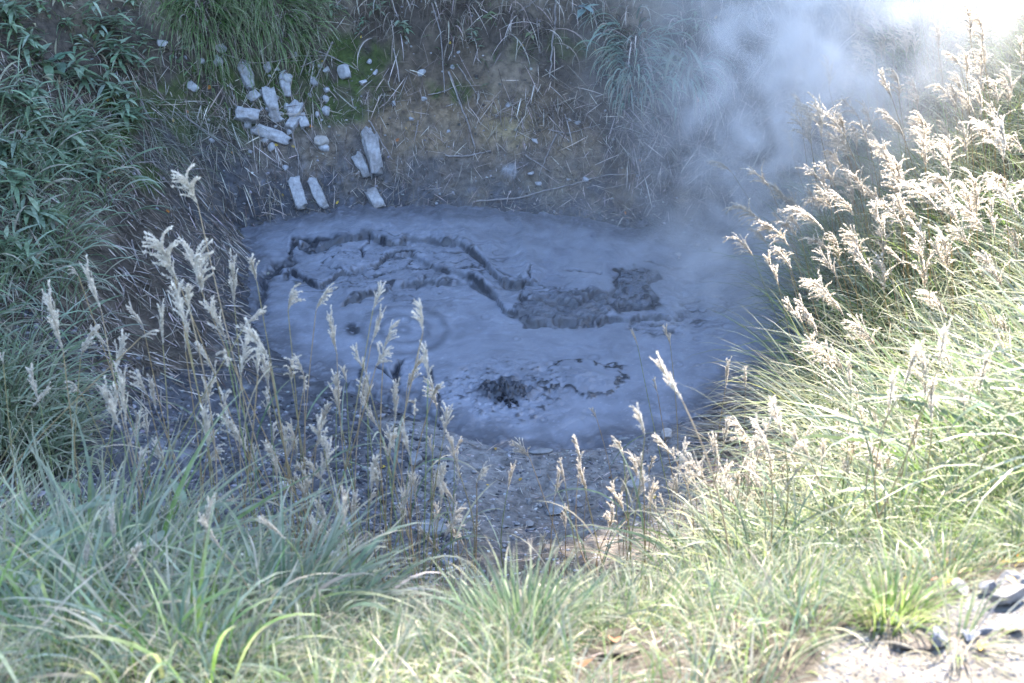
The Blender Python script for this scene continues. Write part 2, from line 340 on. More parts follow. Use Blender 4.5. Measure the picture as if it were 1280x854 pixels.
# crusted skin: ridged wrinkles between the ledges and along the right shore
reg = np.exp(-(((u-490)/130)**2+((v-342)/34)**2))*1.3+np.exp(-(((u-700)/60)**2+((v-372)/18)**2))*.6+np.exp(-(((u-860)/60)**2+((v-380)/40)**2))*.9+np.exp(-(((u-520)/40)**2+((v-500)/24)**2))*.8
reg = np.clip(reg, 0, 1)
rg = 1-np.abs(fbm(a*3.0+w3+w4*.5, b*7+w4*.8, 4, 5)); rg2 = 1-np.abs(fbm(a*9, b*14, 3, 6))
ln = sstep(.90, .985, rg)*reg; z -= ln*.016; wet_shade_m = np.maximum(wet_shade_m, ln*.95)
ln = sstep(.95, .995, rg2)*reg; z -= ln*.008; wet_shade_m = np.maximum(wet_shade_m, ln*.5); z += reg*fbm(a*16, b*16, 4, 2)*.02
z += fbm(a*30, b*30, 3, 3)*.003*(.4+sstep(0, .5, w3))
ca, sa = a+.5*w3+.35*w4, b+.5*fbm(a*1.7+9, b*1.7, 3, 6); wet_shade_m = np.maximum(wet_shade_m, .22*sstep(-.05, .5, fbm(ca*1.8, sa*2.0, 4, 7)))
# small rising bubbles and pocks
for _i in range(26):
    bu, bv, br = np.random.default_rng(_i+50).uniform([400, 380, 4], [900, 530, 9]); rr_ = np.hypot(u-bu, (v-bv)/.52)/br; z += .006*np.exp(-((rr_-1)/.35)**2)-.005*np.exp(-(rr_/.7)**2); wet_shade_m = np.maximum(wet_shade_m, .25*np.exp(-((rr_-.9)/.4)**2))
# swirl rings
def rings(cx, cy, rmax, lam, amp, asp=.52, dark=0, r0=0):
    global z, wet_shade_m
    r = np.hypot((u-cx), (v-cy)/asp)+w1*4; e = sstep(rmax, rmax*.6, r)*sstep(r0-2, r0+6, r)
    z += amp*np.sin(r*2*np.pi/lam)*e; wet_shade_m = np.maximum(wet_shade_m, dark*e*(.5+.5*np.sin(r*2*np.pi/lam)))
rings(505, 415, 95, 24, .006, .55, .3); rings(448, 412, 22, 11, .004, .6, .2); rings(458, 391, 16, 9, .003, .5, .0); rings(560, 392, 26, 13, .003, .5, .05)
rings(647, 333, 14, 12, .003, .5, .25)
z -= .02*np.exp(-(((u-444)/13)**2+((v-415)/7)**2)); wet_shade_m = np.maximum(wet_shade_m, .75*np.exp(-(((u-441)/11)**2+((v-412)/8)**2))*(w2 > -.3))
# flowing streaks of stirred mud
strk = fbm((a*.35+b*.1+w3*.3)*4, (b-a*.15+w3*.4)*22, 4, 6); band = np.exp(-((v-(425-(u-640)*.08))/38)**2)*np.exp(-((u-640)/170)**2)
z += strk*.004*band; wet_shade_m = np.maximum(wet_shade_m, band*sstep(.0, .5, strk)*.15)
# two boiling domes
r = np.hypot(u-632, (v-494)/.5)+w1*9; dm = sstep(112, 60, r); w5 = fbm(a*48, b*48, 3, 1); z += dm*.012+dm*w2*.016+dm*w5*.007+dm*w1*.006; z += sstep(112, 104, r)*.008
z += np.exp(-(r/26)**2)*.05*(1+w2*2.2); wet_shade_m = np.maximum(wet_shade_m, np.exp(-(r/30)**2)*(.95+.9*w2))
wet_shade_m = np.maximum(wet_shade_m, dm*sstep(.2, .5, w2)*.5)
r = np.hypot(u-733, (v-474)/.48)+w1*22+w4*16+w2*5; ring = np.exp(-((r-46)/5)**2); z += sstep(52, 40, r)*.02+ring*w2*.02; z += sstep(40, 0, r)*(.03+.02*w2)
wet_shade_m = np.maximum(wet_shade_m, ring*sstep(-.4, .1, w2)*.95); wet_shade_m = np.maximum(wet_shade_m, np.exp(-(((u-690)/22)**2+((v-483)/7)**2))*sstep(-.1, .2, w2)*.7)
wet_shade_m = np.maximum(wet_shade_m, np.exp(-(((u-655)/12)**2+((v-525)/5)**2))*sstep(0, .2, w2)*.8)
# lumps at the front-left shore
clod = [(455, 470), (500, 455), (535, 458), (545, 500), (548, 530), (500, 512), (440, 490)]
d = dist_poly(uu, vv, clod, True)*np.where(inpoly(uu, vv, clod), 1, -1); k = sstep(-1, 3, d); z += k*(.05+w2*.012); wet_shade_m = np.maximum(wet_shade_m, np.exp(-((d+1)/2.6)**2)*.7)
dm = dist_poly(a, b, OUTd, True)*np.where(inpoly(a, b, OUTd), -1, 1)
z += sstep(-.3, .1, dm)*(w1*.022+w2*.012)
keep = dm < .36
z -= sstep(.1, .36, dm)*.10
gz = sstep(.45, .9, wet_shade_m)
mc = np.zeros((len(a), 3)); mc[:] = (.205, .222, .262)
mc *= (1+w3*.10+w1*.05)[:, None]
m_ = sstep(.05, .62, wet_shade_m)[:, None]*.92; mc = mc*(1-m_)+np.array((.018, .021, .028))*m_  # wet tone and painted ledge shade go into the mud colour together
m_ = (sstep(-.34, .02, dm+w1*.2+w4*.12)*.88)[:, None]; mc = mc*(1-m_)+np.array((.085, .088, .10))*m_; spl = (sstep(.25, .45, w2+w1*.4)*sstep(-.4, -.05, dm))[:, None]*.6; mc = mc*(1-spl)+np.array((.19, .2, .23))*spl
stipple = (fbm(a*60, b*60, 2, 7) > .62)*(w3 > -.1); mc = mc*(1+.35*stipple[:, None])
nmx, nmy = len(mx), len(my); ii = (np.arange(nmx-1)[:, None]*nmy+np.arange(nmy-1)[None, :]).ravel(); Q = np.stack([ii, ii+nmy, ii+nmy+1, ii+1], 1)
Q = Q[keep[Q].all(1)]; used = np.zeros(len(a), bool); used[Q] = True; idx = np.cumsum(used)-1
MZ = z
pool = obj('mud_pool', mesh('mud_pool', np.stack([a, b, z+.012], 1)[used], idx[Q], M_MUD, True, mc[used], {'wet_shade': wet_shade_m[used]}))
tag(pool, 'pool of boiling blue-grey mud with broken crusts', 'mud pool', kind='structure')

# boiling splash
bm = bmesh.new(); bmesh.ops.create_icosphere(bm, subdivisions=1, radius=1); bm.verts.ensure_lookup_table()
IC1s = np.array([v_.co[:] for v_ in bm.verts]); IC1Fs = np.array([[v_.index for v_ in f.verts] for f in bm.faces]); bm.free()
mb = MB(); P0 = plane_pt(634, 502)
for i in range(60):
    an = rng.uniform(0, 6.28); rr = min(abs(rng.normal(0, .07)), .12); sz = rng.uniform(.006, .022)*(1 if rr < .14 else .5); V = IC1s*sz*rng.uniform(.6, 1.4, 3)+[math.cos(an)*rr, math.sin(an)*rr*1.3, rng.uniform(-.01, .03)*math.exp(-rr/.1)-(.03 if rr > .12 else 0)]; mb.add(V, IC1Fs, (.035, .04, .052))
for i in range(46):
    an = rng.uniform(0, 2*np.pi); rr = min(abs(rng.normal(0, .08)), .15); hh = rng.uniform(.01, .07)*math.exp(-(rr/.12)**2)+.012
    bx = np.array([math.cos(an)*rr, math.sin(an)*rr*1.2, 0]); lean = np.array([math.cos(an), math.sin(an), 0])*rng.uniform(0, .06)
    P = [bx, bx+lean*.4+[0, 0, hh*.6], bx+lean+[0, 0, hh]]
    tube(mb, smoothpath(P, 7), np.linspace(rng.uniform(.010, .024), .004, 7)*(1+.4*np.sin(np.arange(7)*2.)), (.035, .04, .052), 6)
tag(obj('mud_splash', mb.mesh('mud_splash', M_MUD), None, P0+[0, 0, .035]), 'dark spiky splash of boiling mud on the pool', 'splash')

# ------------------------------------------------------------------ stones and blocks
bm = bmesh.new(); bmesh.ops.create_icosphere(bm, subdivisions=3, radius=1); bm.verts.ensure_lookup_table()
ICO = np.array([v_.co[:] for v_ in bm.verts]); ICOF = np.array([[v_.index for v_ in f.verts] for f in bm.faces]); bm.free()
bm = bmesh.new(); bmesh.ops.create_icosphere(bm, subdivisions=1, radius=1); bm.verts.ensure_lookup_table()
IC1 = np.array([v_.co[:] for v_ in bm.verts]); IC1F = np.array([[v_.index for v_ in f.verts] for f in bm.faces]); bm.free()
bm = bmesh.new(); bmesh.ops.create_cube(bm, size=2); bmesh.ops.subdivide_edges(bm, edges=bm.edges[:], cuts=7, use_grid_fill=True); bm.verts.ensure_lookup_table()
CUB = np.array([v_.co[:] for v_ in bm.verts]); CUBF = [[v_.index for v_ in f.verts] for f in bm.faces]; bm.free(); CUBF = np.array(CUBF)
def rockV(seed, k=11, sharp=.68):
    r_ = np.random.default_rng(seed); V = ICO.copy()
    for i in range(k):
        n = r_.normal(size=3); n /= np.linalg.norm(n); d_ = r_.uniform(sharp-.15, sharp+.2); s_ = V@n
        V = V-np.maximum(s_-d_, 0)[:, None]*n
    V = V*(1+.05*fbm(V[:, 0]*3+seed, V[:, 1]*3+V[:, 2]*2, 3, seed)[:, None]); return V
def blockV(seed, taper=.1):
    r_ = np.random.default_rng(seed); V = CUB.copy()
    V *= (1-.10*(np.linalg.norm(V, axis=1)-1)[:, None]*.6)
    yv = V[:, 1]; V[:, 0] *= 1+taper*yv+.10*np.sin(yv*3+seed); V[:, 2] *= 1-.1*yv
    V += np.stack([fbm(V[:, 1]*2+seed+k_*7, V[:, 0]*2+V[:, 2]*1.3, 3, k_)*.27 for k_ in range(3)], 1)
    V[:, 1] += V[:, 0]*r_.uniform(-.12, .12)+np.where(V[:, 1] > .8, fbm(V[:, 0]*3+seed, V[:, 2]*3, 2, 1)*.12, 0); return V
def frame_from(n, a_):
    n = n/np.linalg.norm(n); a_ = a_-n*(a_@n); a_ /= np.linalg.norm(a_)+1e-9; s_ = np.cross(a_, n); return np.stack([s_, a_, n], 1)
PALE = (.38, .375, .37)
def put(name, label, cat, group, V, Fa, size, P, Rm, colr, mat, sink=.25, kid=None):
    V = V*np.array(size)/2; V = V@Rm.T
    c = np.broadcast_to(np.array(colr, float), (len(V), 3))*(1+.10*fbm(V[:, 0]*30, V[:, 1]*30+V[:, 2]*30, 2, 3))[:, None]
    if mat is M_WOOD:
        st_ = sstep(.0, .45, fbm(V[:, 0]*9+P[0]*3, V[:, 1]*9+V[:, 2]*9, 4, 6))[:, None]*.6; c = c*(1-st_)+np.array((.15, .125, .10))*st_
    o = obj(name, mesh(name, V, Fa, mat, True, c), None, P+Rm[:, 2]*size[2]*(.5-sink)); o.data.shade_flat() if mat is M_STONE and False else None
    return tag(o, label, cat, group)
def block(px, py, ln, wd, tilt, label, group='pale broken timbers and blocks on the back bank', colr=PALE, name='broken_timber', cat='timber block', th=.75, seed=None):
    t_ = R(tilt); dx, dy = math.sin(t_)*ln/2, -math.cos(t_)*ln/2
    A_, B_ = hit(px+dx, py+dy), hit(px-dx, py-dy); C_ = (A_+B_)/2; L_ = np.linalg.norm(A_-B_); dep = np.linalg.norm(C_-CAM); w_ = wd*dep/F
    L_ = min(L_, ln*dep/F*1.9)
    n_ = normal(C_[0], C_[1], .25); C_[2] = Hs(C_[0], C_[1]); s_ = seed or int(px*7+py)
    put(name, label, cat, group, blockV(s_), CUBF, (w_, L_, w_*th), C_, frame_from(n_+np.random.default_rng(s_).normal(0, .18, 3), A_-B_), colr, M_WOOD, .36)
def stone(px, py, w, h, label, group, colr=(.30, .30, .31), name='stone', cat='stone', seed=None, sink=.3, k=11):
    C_ = hit(px, py); dep = np.linalg.norm(C_-CAM); w_ = w*dep/F; h_ = h*dep/F; n_ = normal(C_[0], C_[1], .2); C_[2] = Hs(C_[0], C_[1])
    vis = abs(ray(px, py)@n_); d_ = min(h_/max(vis, .35), w_*1.4); s_ = seed or int(px*5+py*3)
    an = (s_ % 7-3)*.15; o = put(name, label, cat, group, rockV(s_, (k if min(w, h) > 8 else 6)+(6 if name == 'rock' else 0), .52 if name == 'rock' else .68 if min(w, h) > 8 else .5)*np.random.default_rng(s_).uniform(.75, 1.3, 3), ICOF, (w_*1.05, min(max(d_, h_), w_*1.15), min(w_, h_)*1.0), C_, frame_from(n_, np.array([math.sin(an), math.cos(an), 0.])), colr, M_STONE, sink)
    if min(w, h) > 6: o.data.shade_flat()
TB = 'pale broken timbers on the back bank'
for a_ in [
 (307, 95, 35, 14, -14, 'flat pale plank leaning top-left of the timber heap'),
 (316, 121, 13, 12, 60, 'short square pale chunk just below the leaning plank'),
 (339, 134, 40, 14, -18, 'long cracked pale timber in the middle of the heap'),
 (357, 109, 24, 11, -12, 'half-buried pale timber above the heap under twigs'),
 (369, 139, 20, 13, 35, 'stubby pale block tilted right at the heap centre'),
 (365, 157, 17, 12, 28, 'short pale block at the bottom of the heap, left one of two'),
 (379, 153, 19, 11, -20, 'short pale block at the bottom of the heap, right one of two'),
 (308, 147, 14, 28, 8, 'wide flat pale lump lying across left of the heap'),
 (338, 168, 46, 14, -68, 'long rounded pale log lying almost level below the heap'),
 (466, 187, 58, 18, -9, 'largest upright pale timber standing on the bare clay'),
 (453, 209, 31, 12, -26, 'notched pale timber just left of the largest one'),
 (469, 251, 28, 14, -28, 'stepped pale timber stub nearest the mud, right one of three'),
 (372, 246, 38, 14, -18, 'pale squared timber sliding to the mud, left one of three'),
 (398, 245, 37, 12, -26, 'splintered pale timber sliding to the mud, middle of three'),
]: block(*a_, group=TB)
SB = 'pale stones on the back bank'
for a_ in [
 (432, 92, 19, 20, 'angular pale stone on moss right of the timber heap'), (408, 88, 8, 13, 'small oval pale stone left of the angular mossy one'),
 (403, 179, 25, 15, 'flat tan wedge stone below right of the heap'), (309, 158, 13, 9, 'round pale stone under the wide flat lump'),
 (203, 57, 12, 17, 'pale stone under the green sedge, far left of the bank'), (251, 77, 9, 16, 'narrow grey stone left of the leaning plank'),
 (275, 62, 15, 11, 'grey stone at the foot of the green sedge'), (272, 79, 13, 13, 'grey stone just below the one at the sedge foot'),
 (241, 110, 13, 10, 'lone pale stone among twigs left of the heap'), (668, 177, 8, 9, 'small white stone alone on the bare clay'),
 (454, 105, 10, 13, 'grey stone under crossing twigs right of the angular one'), (527, 93, 11, 8, 'white stone on moss below hanging dry roots'),
 (530, 126, 10, 7, 'white stone at the lower edge of the moss'), (493, 131, 8, 10, 'small upright pale stone beside hanging twigs'),
 (847, 322, 11, 8, 'white pebble lying on the mud at the far shore'), (912, 221, 16, 12, 'rounded stone in steam at the back right shore'),
 (943, 217, 15, 10, 'rounded stone right of the steamy shore stone'), (972, 151, 13, 13, 'pale stone in the dry twigs, half lost in steam'),
 (1000, 100, 9, 10, 'small pale stone high in the steamy twig bank'), (940, 176, 14, 9, 'low stone in dry twigs left of the steam column'),
 (332, 177, 13, 7, 'thin pale shard under the level log'), (396, 145, 9, 6, 'small white chip right of the timber heap')]:
    stone(*a_, SB, PALE if a_[0] != 403 else (.42, .38, .33))
r2 = np.random.default_rng(11)
for i in range(34):
    px, py = r2.normal(360, 30), r2.normal(128, 28); s_ = r2.uniform(5, 13); stone(px, py, s_*r2.uniform(.8, 1.6), s_, 'small broken pale lump in and around the timber heap', 'small pale lumps around the timber heap', (.34+.1*r2.random(),)*3, seed=700+i, name='pale_lump', cat='stone', sink=.4)
for i in range(34):
    px, py = r2.uniform(225, 860), r2.uniform(60, 272)
    if i > 24: px, py = r2.uniform(860, 1010), r2.uniform(180, 290)
    s_ = r2.uniform(3.5, 7.5); stone(px, py, s_*1.2, s_, 'small pale stone chip lying loose on the back bank', 'small stone chips on the back bank', (.36, .36, .37), seed=200+i)
SF = 'stones on the near shore of the mud'
for a_ in [
 (518, 577, 26, 14, 'smooth grey stone with flat top near the front shore'), (514, 612, 15, 12, 'small round grey stone below the flat-topped one'),
 (563, 597, 17, 14, 'greenish round stone in the middle of the front slope'), (540, 664, 32, 26, 'largest dull green-grey stone low on the front slope'),
 (594, 664, 15, 12, 'small blue-grey stone right of the largest one'), (662, 658, 14, 13, 'pale upright stone behind plumes at the centre'),
 (695, 640, 36, 20, 'broad flat stone half buried at the centre slope'), (798, 610, 36, 24, 'pale triangular slab right of centre on the shore'),
 (661, 629, 12, 11, 'small stone above the broad flat one'), (835, 546, 22, 15, 'pale rounded stone at the right front mud edge'),
 (676, 565, 30, 8, 'flat pale stone touching the front mud edge'), (411, 696, 26, 13, 'tan stone under grass at the left of the slope'),
 (354, 610, 20, 9, 'cream stone on the dark churned mud'), (561, 703, 22, 13, 'grey stone peeping through the front grass'), (780, 552, 14, 9, 'small dark stone at the front mud edge')]:
    stone(*a_, SF, (.23, .235, .235) if a_[0] not in (411, 354, 798, 835) else (.42, .39, .36), sink=.35)
for i in range(70):
    px, py = r2.uniform(470, 900), r2.uniform(560, 700); s_ = r2.uniform(3.5, 9)
    stone(px, py, s_*1.25, s_, 'small grey pebble on the near shore slope', 'pebbles on the near shore', (.24, .24, .245), seed=400+i, name='pebble', cat='pebble')
SP = 'rocks along the gravel path'
for a_ in [
 (1176, 809, 38, 28, 'blue-grey rock at the path edge with its left side sunlit'), (1214, 799, 26, 15, 'flat blue-grey rock between two path rocks'),
 (1262, 757, 44, 36, 'large upright blue-grey rock at the right picture edge'), (1262, 785, 50, 22, 'slanting slab leaning below the large upright rock'),
 (1238, 792, 28, 16, 'low grey rock left of the slanting slab'), (1236, 742, 40, 24, 'broad grey rock behind the small path tuft'),
 (1203, 745, 34, 24, 'pale rock left of the broad grey one'), (1262, 725, 30, 18, 'sunlit pale rock at the top of the path rocks'),
 (1285, 740, 26, 20, 'blue-grey rock cut by the right edge of the view'), (1100, 789, 20, 17, 'white rounded rock beside the earthen clod'),
 (1123, 782, 15, 11, 'small white rock right of the rounded white one'), (1083, 804, 13, 12, 'small dark grey stone at the foot of the clod'),
 (1142, 786, 15, 11, 'small dark-sided rock in front of the path tuft')]:
    stone(*a_, SP, (.15, .157, .175) if a_[0] not in (1203, 1262, 1100, 1123) else (.24, .225, .21), sink=.22, k=8, name='rock', cat='rock')
for px, py, w, h, lb in [(1085, 757, 66, 36, 'crumbly brown earth clod under the bright grass tuft'), (1142, 808, 44, 20, 'low crumbly earth clod left of the path edge rock'), (775, 822, 60, 22, 'dark bare earth clod between grasses at the bottom')]:
    stone(px, py, w, h, lb, None, (.12, .10, .08) if px > 900 else (.09, .075, .055), 'earth_clod', 'earth clod', sink=.4, k=5)

# gravel and grit : nobody could count them
def grit(name, label, pts, smin, smax, pal):
    n = len(pts); s_ = rng.uniform(smin, smax, n)**1.0; sc = s_[:, None]*rng.uniform(.6, 1.3, (n, 3)); sc[:, 2] *= .7
    an = rng.uniform(0, 6.28, n); V = IC1[None]*(1+rng.normal(0, .12, (n, len(IC1), 1))); V = V*sc[:, None, :]/2
    x_ = V[..., 0]*np.cos(an)[:, None]-V[..., 1]*np.sin(an)[:, None]; y_ = V[..., 0]*np.sin(an)[:, None]+V[..., 1]*np.cos(an)[:, None]
    V = np.stack([x_, y_, V[..., 2]], 2)+pts[:, None, :]; Fa = IC1F[None]+np.arange(n)[:, None, None]*len(IC1)
    C_ = np.repeat(mixcol(pal, n, .25)[:, None], len(IC1), 1).reshape(-1, 3)
    o = obj(name, mesh(name, V.reshape(-1, 3), Fa.reshape(-1, 3), M_STONE, False, C_)); tag(o, label, 'gravel', kind='stuff')
def scatter(n, x0, x1, y0, y1, fn, dz=0):
    x_ = rng.uniform(x0, x1, n); y_ = rng.uniform(y0, y1, n); z_ = H(x_, y_); P = np.stack([x_, y_, z_+dz], 1); px, py, w_ = project(P)
    k_ = fn(x_, y_, px, py); k_ = k_ > rng.random(n) if np.asarray(k_).dtype != bool else k_
    return P[k_]
dO = lambda x_, y_: dist_poly(x_, y_, OUTd, True)*np.where(inpoly(x_, y_, OUTd), -1, 1)
CLR = hit(765, 822)[:2]; clear = lambda x_, y_: (~inpoly(x_, y_, PATHP)) & (np.hypot((x_-CLR[0])/.13, (y_-CLR[1]+.08)/.17) > 1)
pts = scatter(26000, .5, 2.6, 1.4, 3.2, lambda x_, y_, px, py: inpoly(x_, y_, PATHP)); 
grit('path_gravel', 'fine pale crushed gravel covering the path corner', pts, .003, .011, [(.18, .18, .19), (.12, .12, .13), (.24, .23, .21), (.07, .07, .08)])
pts = scatter(13000, -3, 3, 4.2, 9.1, lambda x_, y_, px, py: np.where(dO(x_, y_) > .02, sstep(5.5, .1, dO(x_, y_))*(.3+.7*(vnoise(x_*5, y_*5) > .45)), 0))
grit('shore_grit', 'grey grit and crumbs of mud on the near shore', pts, .008, .032, [(.22, .22, .225), (.3, .3, .3), (.12, .12, .13), (.4, .39, .38)])
pts = scatter(9000, -3.6, 0, 6.0, 9.6, lambda x_, y_, px, py: np.where(dO(x_, y_) > .0, .25+.75*(vnoise(x_*4, y_*4) > .5), 0)*(px < 560))
grit('mud_clods', 'dark broken mud clods on the left near shore', pts, .012, .055, [(.07, .072, .08), (.12, .122, .13), (.05, .052, .06), (.22, .22, .23)])
pts = scatter(9000, -4, 4.5, 11.5, 15.5, lambda x_, y_, px, py: np.where(dO(x_, y_) > .0, .25+.75*sstep(.8, .0, dO(x_, y_)), .03))
pts[:, 2] = np.maximum(pts[:, 2], 0.02)
grit('bank_grit', 'small stones and clay crumbs on the back bank', pts, .008, .042, [(.12, .11, .09), (.2, .19, .17), (.08, .07, .06), (.3, .3, .3)])

# ------------------------------------------------------------------ sticks and litter
def stick(pix, r, label, group, colr=(.30, .27, .25), lift=.02):
    P = np.array([hit(*p) for p in pix]); P = smoothpath(P, max(8, 6*len(P)))
    P[:, 2] = [Hs(p[0], p[1]) for p in P]; 
    for _ in range(3): P[1:-1, 2] = (P[:-2, 2]+2*P[1:-1, 2]+P[2:, 2])/4
    P[:, 2] += lift; O = P[0].copy(); P = P-O; P += rng.normal(0, r*.35, P.shape)
    m_ = MB(); tube(m_, P, np.linspace(r, r*.5, len(P)), colr, 6)
    tag(obj('dead_stick', m_.mesh('dead_stick', M_WOOD), None, O), label, 'stick', group)
ST = 'dead sticks on the banks'
for pix, r_, lb in [
 ([(280, 71), (327, 83), (368, 73), (410, 72)], .008, 'long wavy dead branch lying across above the timber heap'),
 ([(416, 55), (401, 88), (379, 136)], .009, 'straight bleached stick leaning from the sedge into the heap'),
 ([(392, 64), (420, 77), (449, 91)], .008, 'dead stick pointing down to the angular pale stone'),
 ([(287, 108), (297, 137)], .008, 'short stick left of the short square chunk'),
 ([(319, 129), (313, 140)], .007, 'stub of twig above the wide flat lump'),
 ([(365, 168), (377, 215)], .008, 'pale stick hanging down from the bottom of the heap'),
 ([(377, 160), (397, 189)], .006, 'thin stick slanting right from the bottom of the heap'),
 ([(461, 153), (491, 203)], .008, 'bent stick passing right of the largest timber'),
 ([(374, 200), (372, 232)], .006, 'thin peg-like stick above the left squared timber'),
 ([(561, 93), (594, 187)], .011, 'long straight grey stick slanting over the bare clay'),
 ([(540, 7), (551, 45), (556, 120)], .008, 'long hanging root down the bank, left of the clay'),
 ([(695, -10), (693, 41), (687, 100)], .014, 'thick upright grey stem near the blue-green tuft'),
 ([(556, 198), (585, 198), (614, 191)], .010, 'level stick lying on the clay ledge'),
 ([(592, 256), (654, 249), (705, 237), (750, 220), (826, 210)], .010, 'long curved branch along the foot of the bank'),
 ([(657, 196), (688, 217)], .007, 'short stick crossing below the lone white stone'),
 ([(695, 172), (674, 224)], .008, 'thin stick slanting left over the ochre clay'),
 ([(523, 155), (518, 179)], .006, 'crooked small twig on the bare clay'),
 ([(571, 84), (599, 124)], .006, 'twig under the dry roots at the top of the clay'),
 ([(685, 165), (712, 172), (750, 158)], .007, 'curved twig under the blue-green tuft'),
 ([(535, 122), (575, 110)], .006, 'twig lying level above the clay, beside a white stone'),
 ([(649, 17), (676, 0)], .009, 'stick at the very top edge, left of the thick stem'),
 ([(671, 27), (675, 69)], .007, 'thin upright twig left of the thick stem'),
 ([(148, 339), (189, 360)], .010, 'stick lying on the straw slope at the left'),
 ([(165, 304), (174, 335)], .009, 'short steep stick on the left straw slope'),
 ([(113, 370), (155, 409)], .008, 'thin stick low on the left straw slope'),
 ([(177, 129), (196, 172)], .009, 'stick among sedge stalks on the left moss'),
 ([(151, 179), (187, 244)], .010, 'long pale stick running down beside the left shrubs'),
 ([(230, 148), (289, 186)], .009, 'long slanting stick left of the level log'),
 ([(60, 560), (110, 520)], .009, 'stick beside the leafy plants at the left')]: stick(pix, r_, lb, ST)

def field(name, label, cat, P, az, L, w, th0, bend, col_, mat, seg=6, tip=None, side=None, kind='stuff', pw=1.3):
    V, Q_, C_ = ribbons(P, az, L, w, th0, bend, col_, seg, None, tip, pw, side)
    o = obj(name, mesh(name, V, Q_, mat, True, C_)); return tag(o, label, cat, kind=kind)
U = rng.uniform
DRYP = [(.36, .30, .25), (.22, .18, .14), (.52, .46, .40), (.12, .095, .075), (.16, .13, .10)]
def litter(name, label, P, Lr, wr, pal=DRYP, slope=.35, up=.25, azm=None, azs=1.0):
    n = len(P); az = U(0, 6.28, n) if azm is None else rng.normal(azm, azs, n)
    e = .06; gx = (H(P[:, 0]+e, P[:, 1])-H(P[:, 0]-e, P[:, 1]))/(2*e); gy = (H(P[:, 0], P[:, 1]+e)-H(P[:, 0], P[:, 1]-e))/(2*e)
    el = np.arctan(gx*np.cos(az)+gy*np.sin(az)); P = P.copy(); P[:, 2] += U(.0, .03, n)
    return field(name, label, 'dry litter', P, az, U(*Lr, n), U(*wr, n), np.clip(el+U(-.05, up, n), -1.3, 1.3), U(-.1, .25, n), mixcol(pal, n, .25), M_DRY, 3, side=rng.normal(0, .12, n))
LP = [(-200, 60), (210, 60), (330, 120), (350, 250), (300, 300), (300, 430), (340, 470), (60, 520), (-200, 560)]
P = scatter(60000, -5.5, -1.5, 8.2, 15, lambda x_, y_, px, py: np.where(inpoly(px, py, LP) & (dO(x_, y_) > .02), .30*(.25+vnoise(x_*3, y_*3)), 0))
litter('straw_litter', 'grey fallen straw matted on the left slope', P, (.08, .36), (.004, .013), azm=-.9, azs=.7)
P = scatter(26000, -3.5, 4.2, 12.8, 16, lambda x_, y_, px, py: np.where(inpoly(px, py, [(250, -300), (1400, -300), (1300, 250), (930, 255), (830, 215), (700, 160), (520, 130), (430, 120), (300, 200), (230, 160)]), .06+.50*sstep(.3, .7, vnoise(x_*2.5, y_*2.5))*(py < 150)+.25*(px > 640)*(py > 120), 0))
litter('root_litter', 'tangle of dead roots and twigs on the upper bank', P, (.10, .42), (.005, .013), up=.6, azm=-1.57, azs=.9)
P = scatter(26000, 1.0, 4.6, 11.8, 15.5, lambda x_, y_, px, py: np.where(inpoly(px, py, [(760, 150), (880, 60), (930, -100), (1300, -100), (1100, 300), (960, 290), (880, 235), (790, 235)]), .7, 0))
litter('twig_heap', 'pale heap of dry twigs on the back bank in steam', P, (.12, .45), (.004, .012), up=.5, azm=-.6, azs=1.0)
P = scatter(14000, -2.5, 3.2, 12.8, 14.8, lambda x_, y_, px, py: (py > 120) & (py < 275) & (px > 300) & (px < 900))
litter('clay_litter', 'sparse bits of twig strewn over the clay bank', P[:4200], (.04, .24), (.002, .008), up=.15)
P = scatter(22000, 1.0, 3.4, 6.2, 9.8, lambda x_, y_, px, py: np.where(inpoly(px, py, [(1010, 400), (1090, 470), (1130, 620), (930, 620), (880, 570), (930, 500)]) & (dO(x_, y_) > .0), .9, 0))
litter('straw_mat', 'brown fallen straw mat at the right mud edge', P, (.12, .4), (.006, .014), [(.42, .34, .26), (.3, .23, .17), (.5, .43, .36)], azm=2.9, azs=.45, up=.12)
P = scatter(400, CLR[0]-.3, CLR[0]+.3, CLR[1]-.35, CLR[1]+.15, lambda x_, y_, px, py: x_ < 9)
litter('path_litter', 'dead grass bits on the bare dark soil at the bottom', P, (.02, .09), (.001, .003), up=.1)
P = scatter(12000, -2.5, 2.0, 4.2, 9.2, lambda x_, y_, px, py: dO(x_, y_) > .08)
litter('shore_litter', 'short bits of straw on the near shore', P[:5200], (.03, .16), (.002, .005), up=.15)

# hanging dry grass over the top of the bank
P = scatter(6000, -2.6, 3.2, 14.0, 15.8, lambda x_, y_, px, py: (px > 420) & (px < 950) & (py < 60) & (vnoise(x_*4, y_*2) > .42))[:1500]; n = len(P)
field('hanging_dry_grass', 'dry grass and roots hanging over the bank top', 'dry grass', P, rng.normal(-1.57, .5, n), U(.25, .7, n), U(.005, .014, n), U(.1, 1.2, n), U(1.2, 2.6, n), mixcol(DRYP, n, .2), M_DRY, 7, side=rng.normal(0, .4, n))

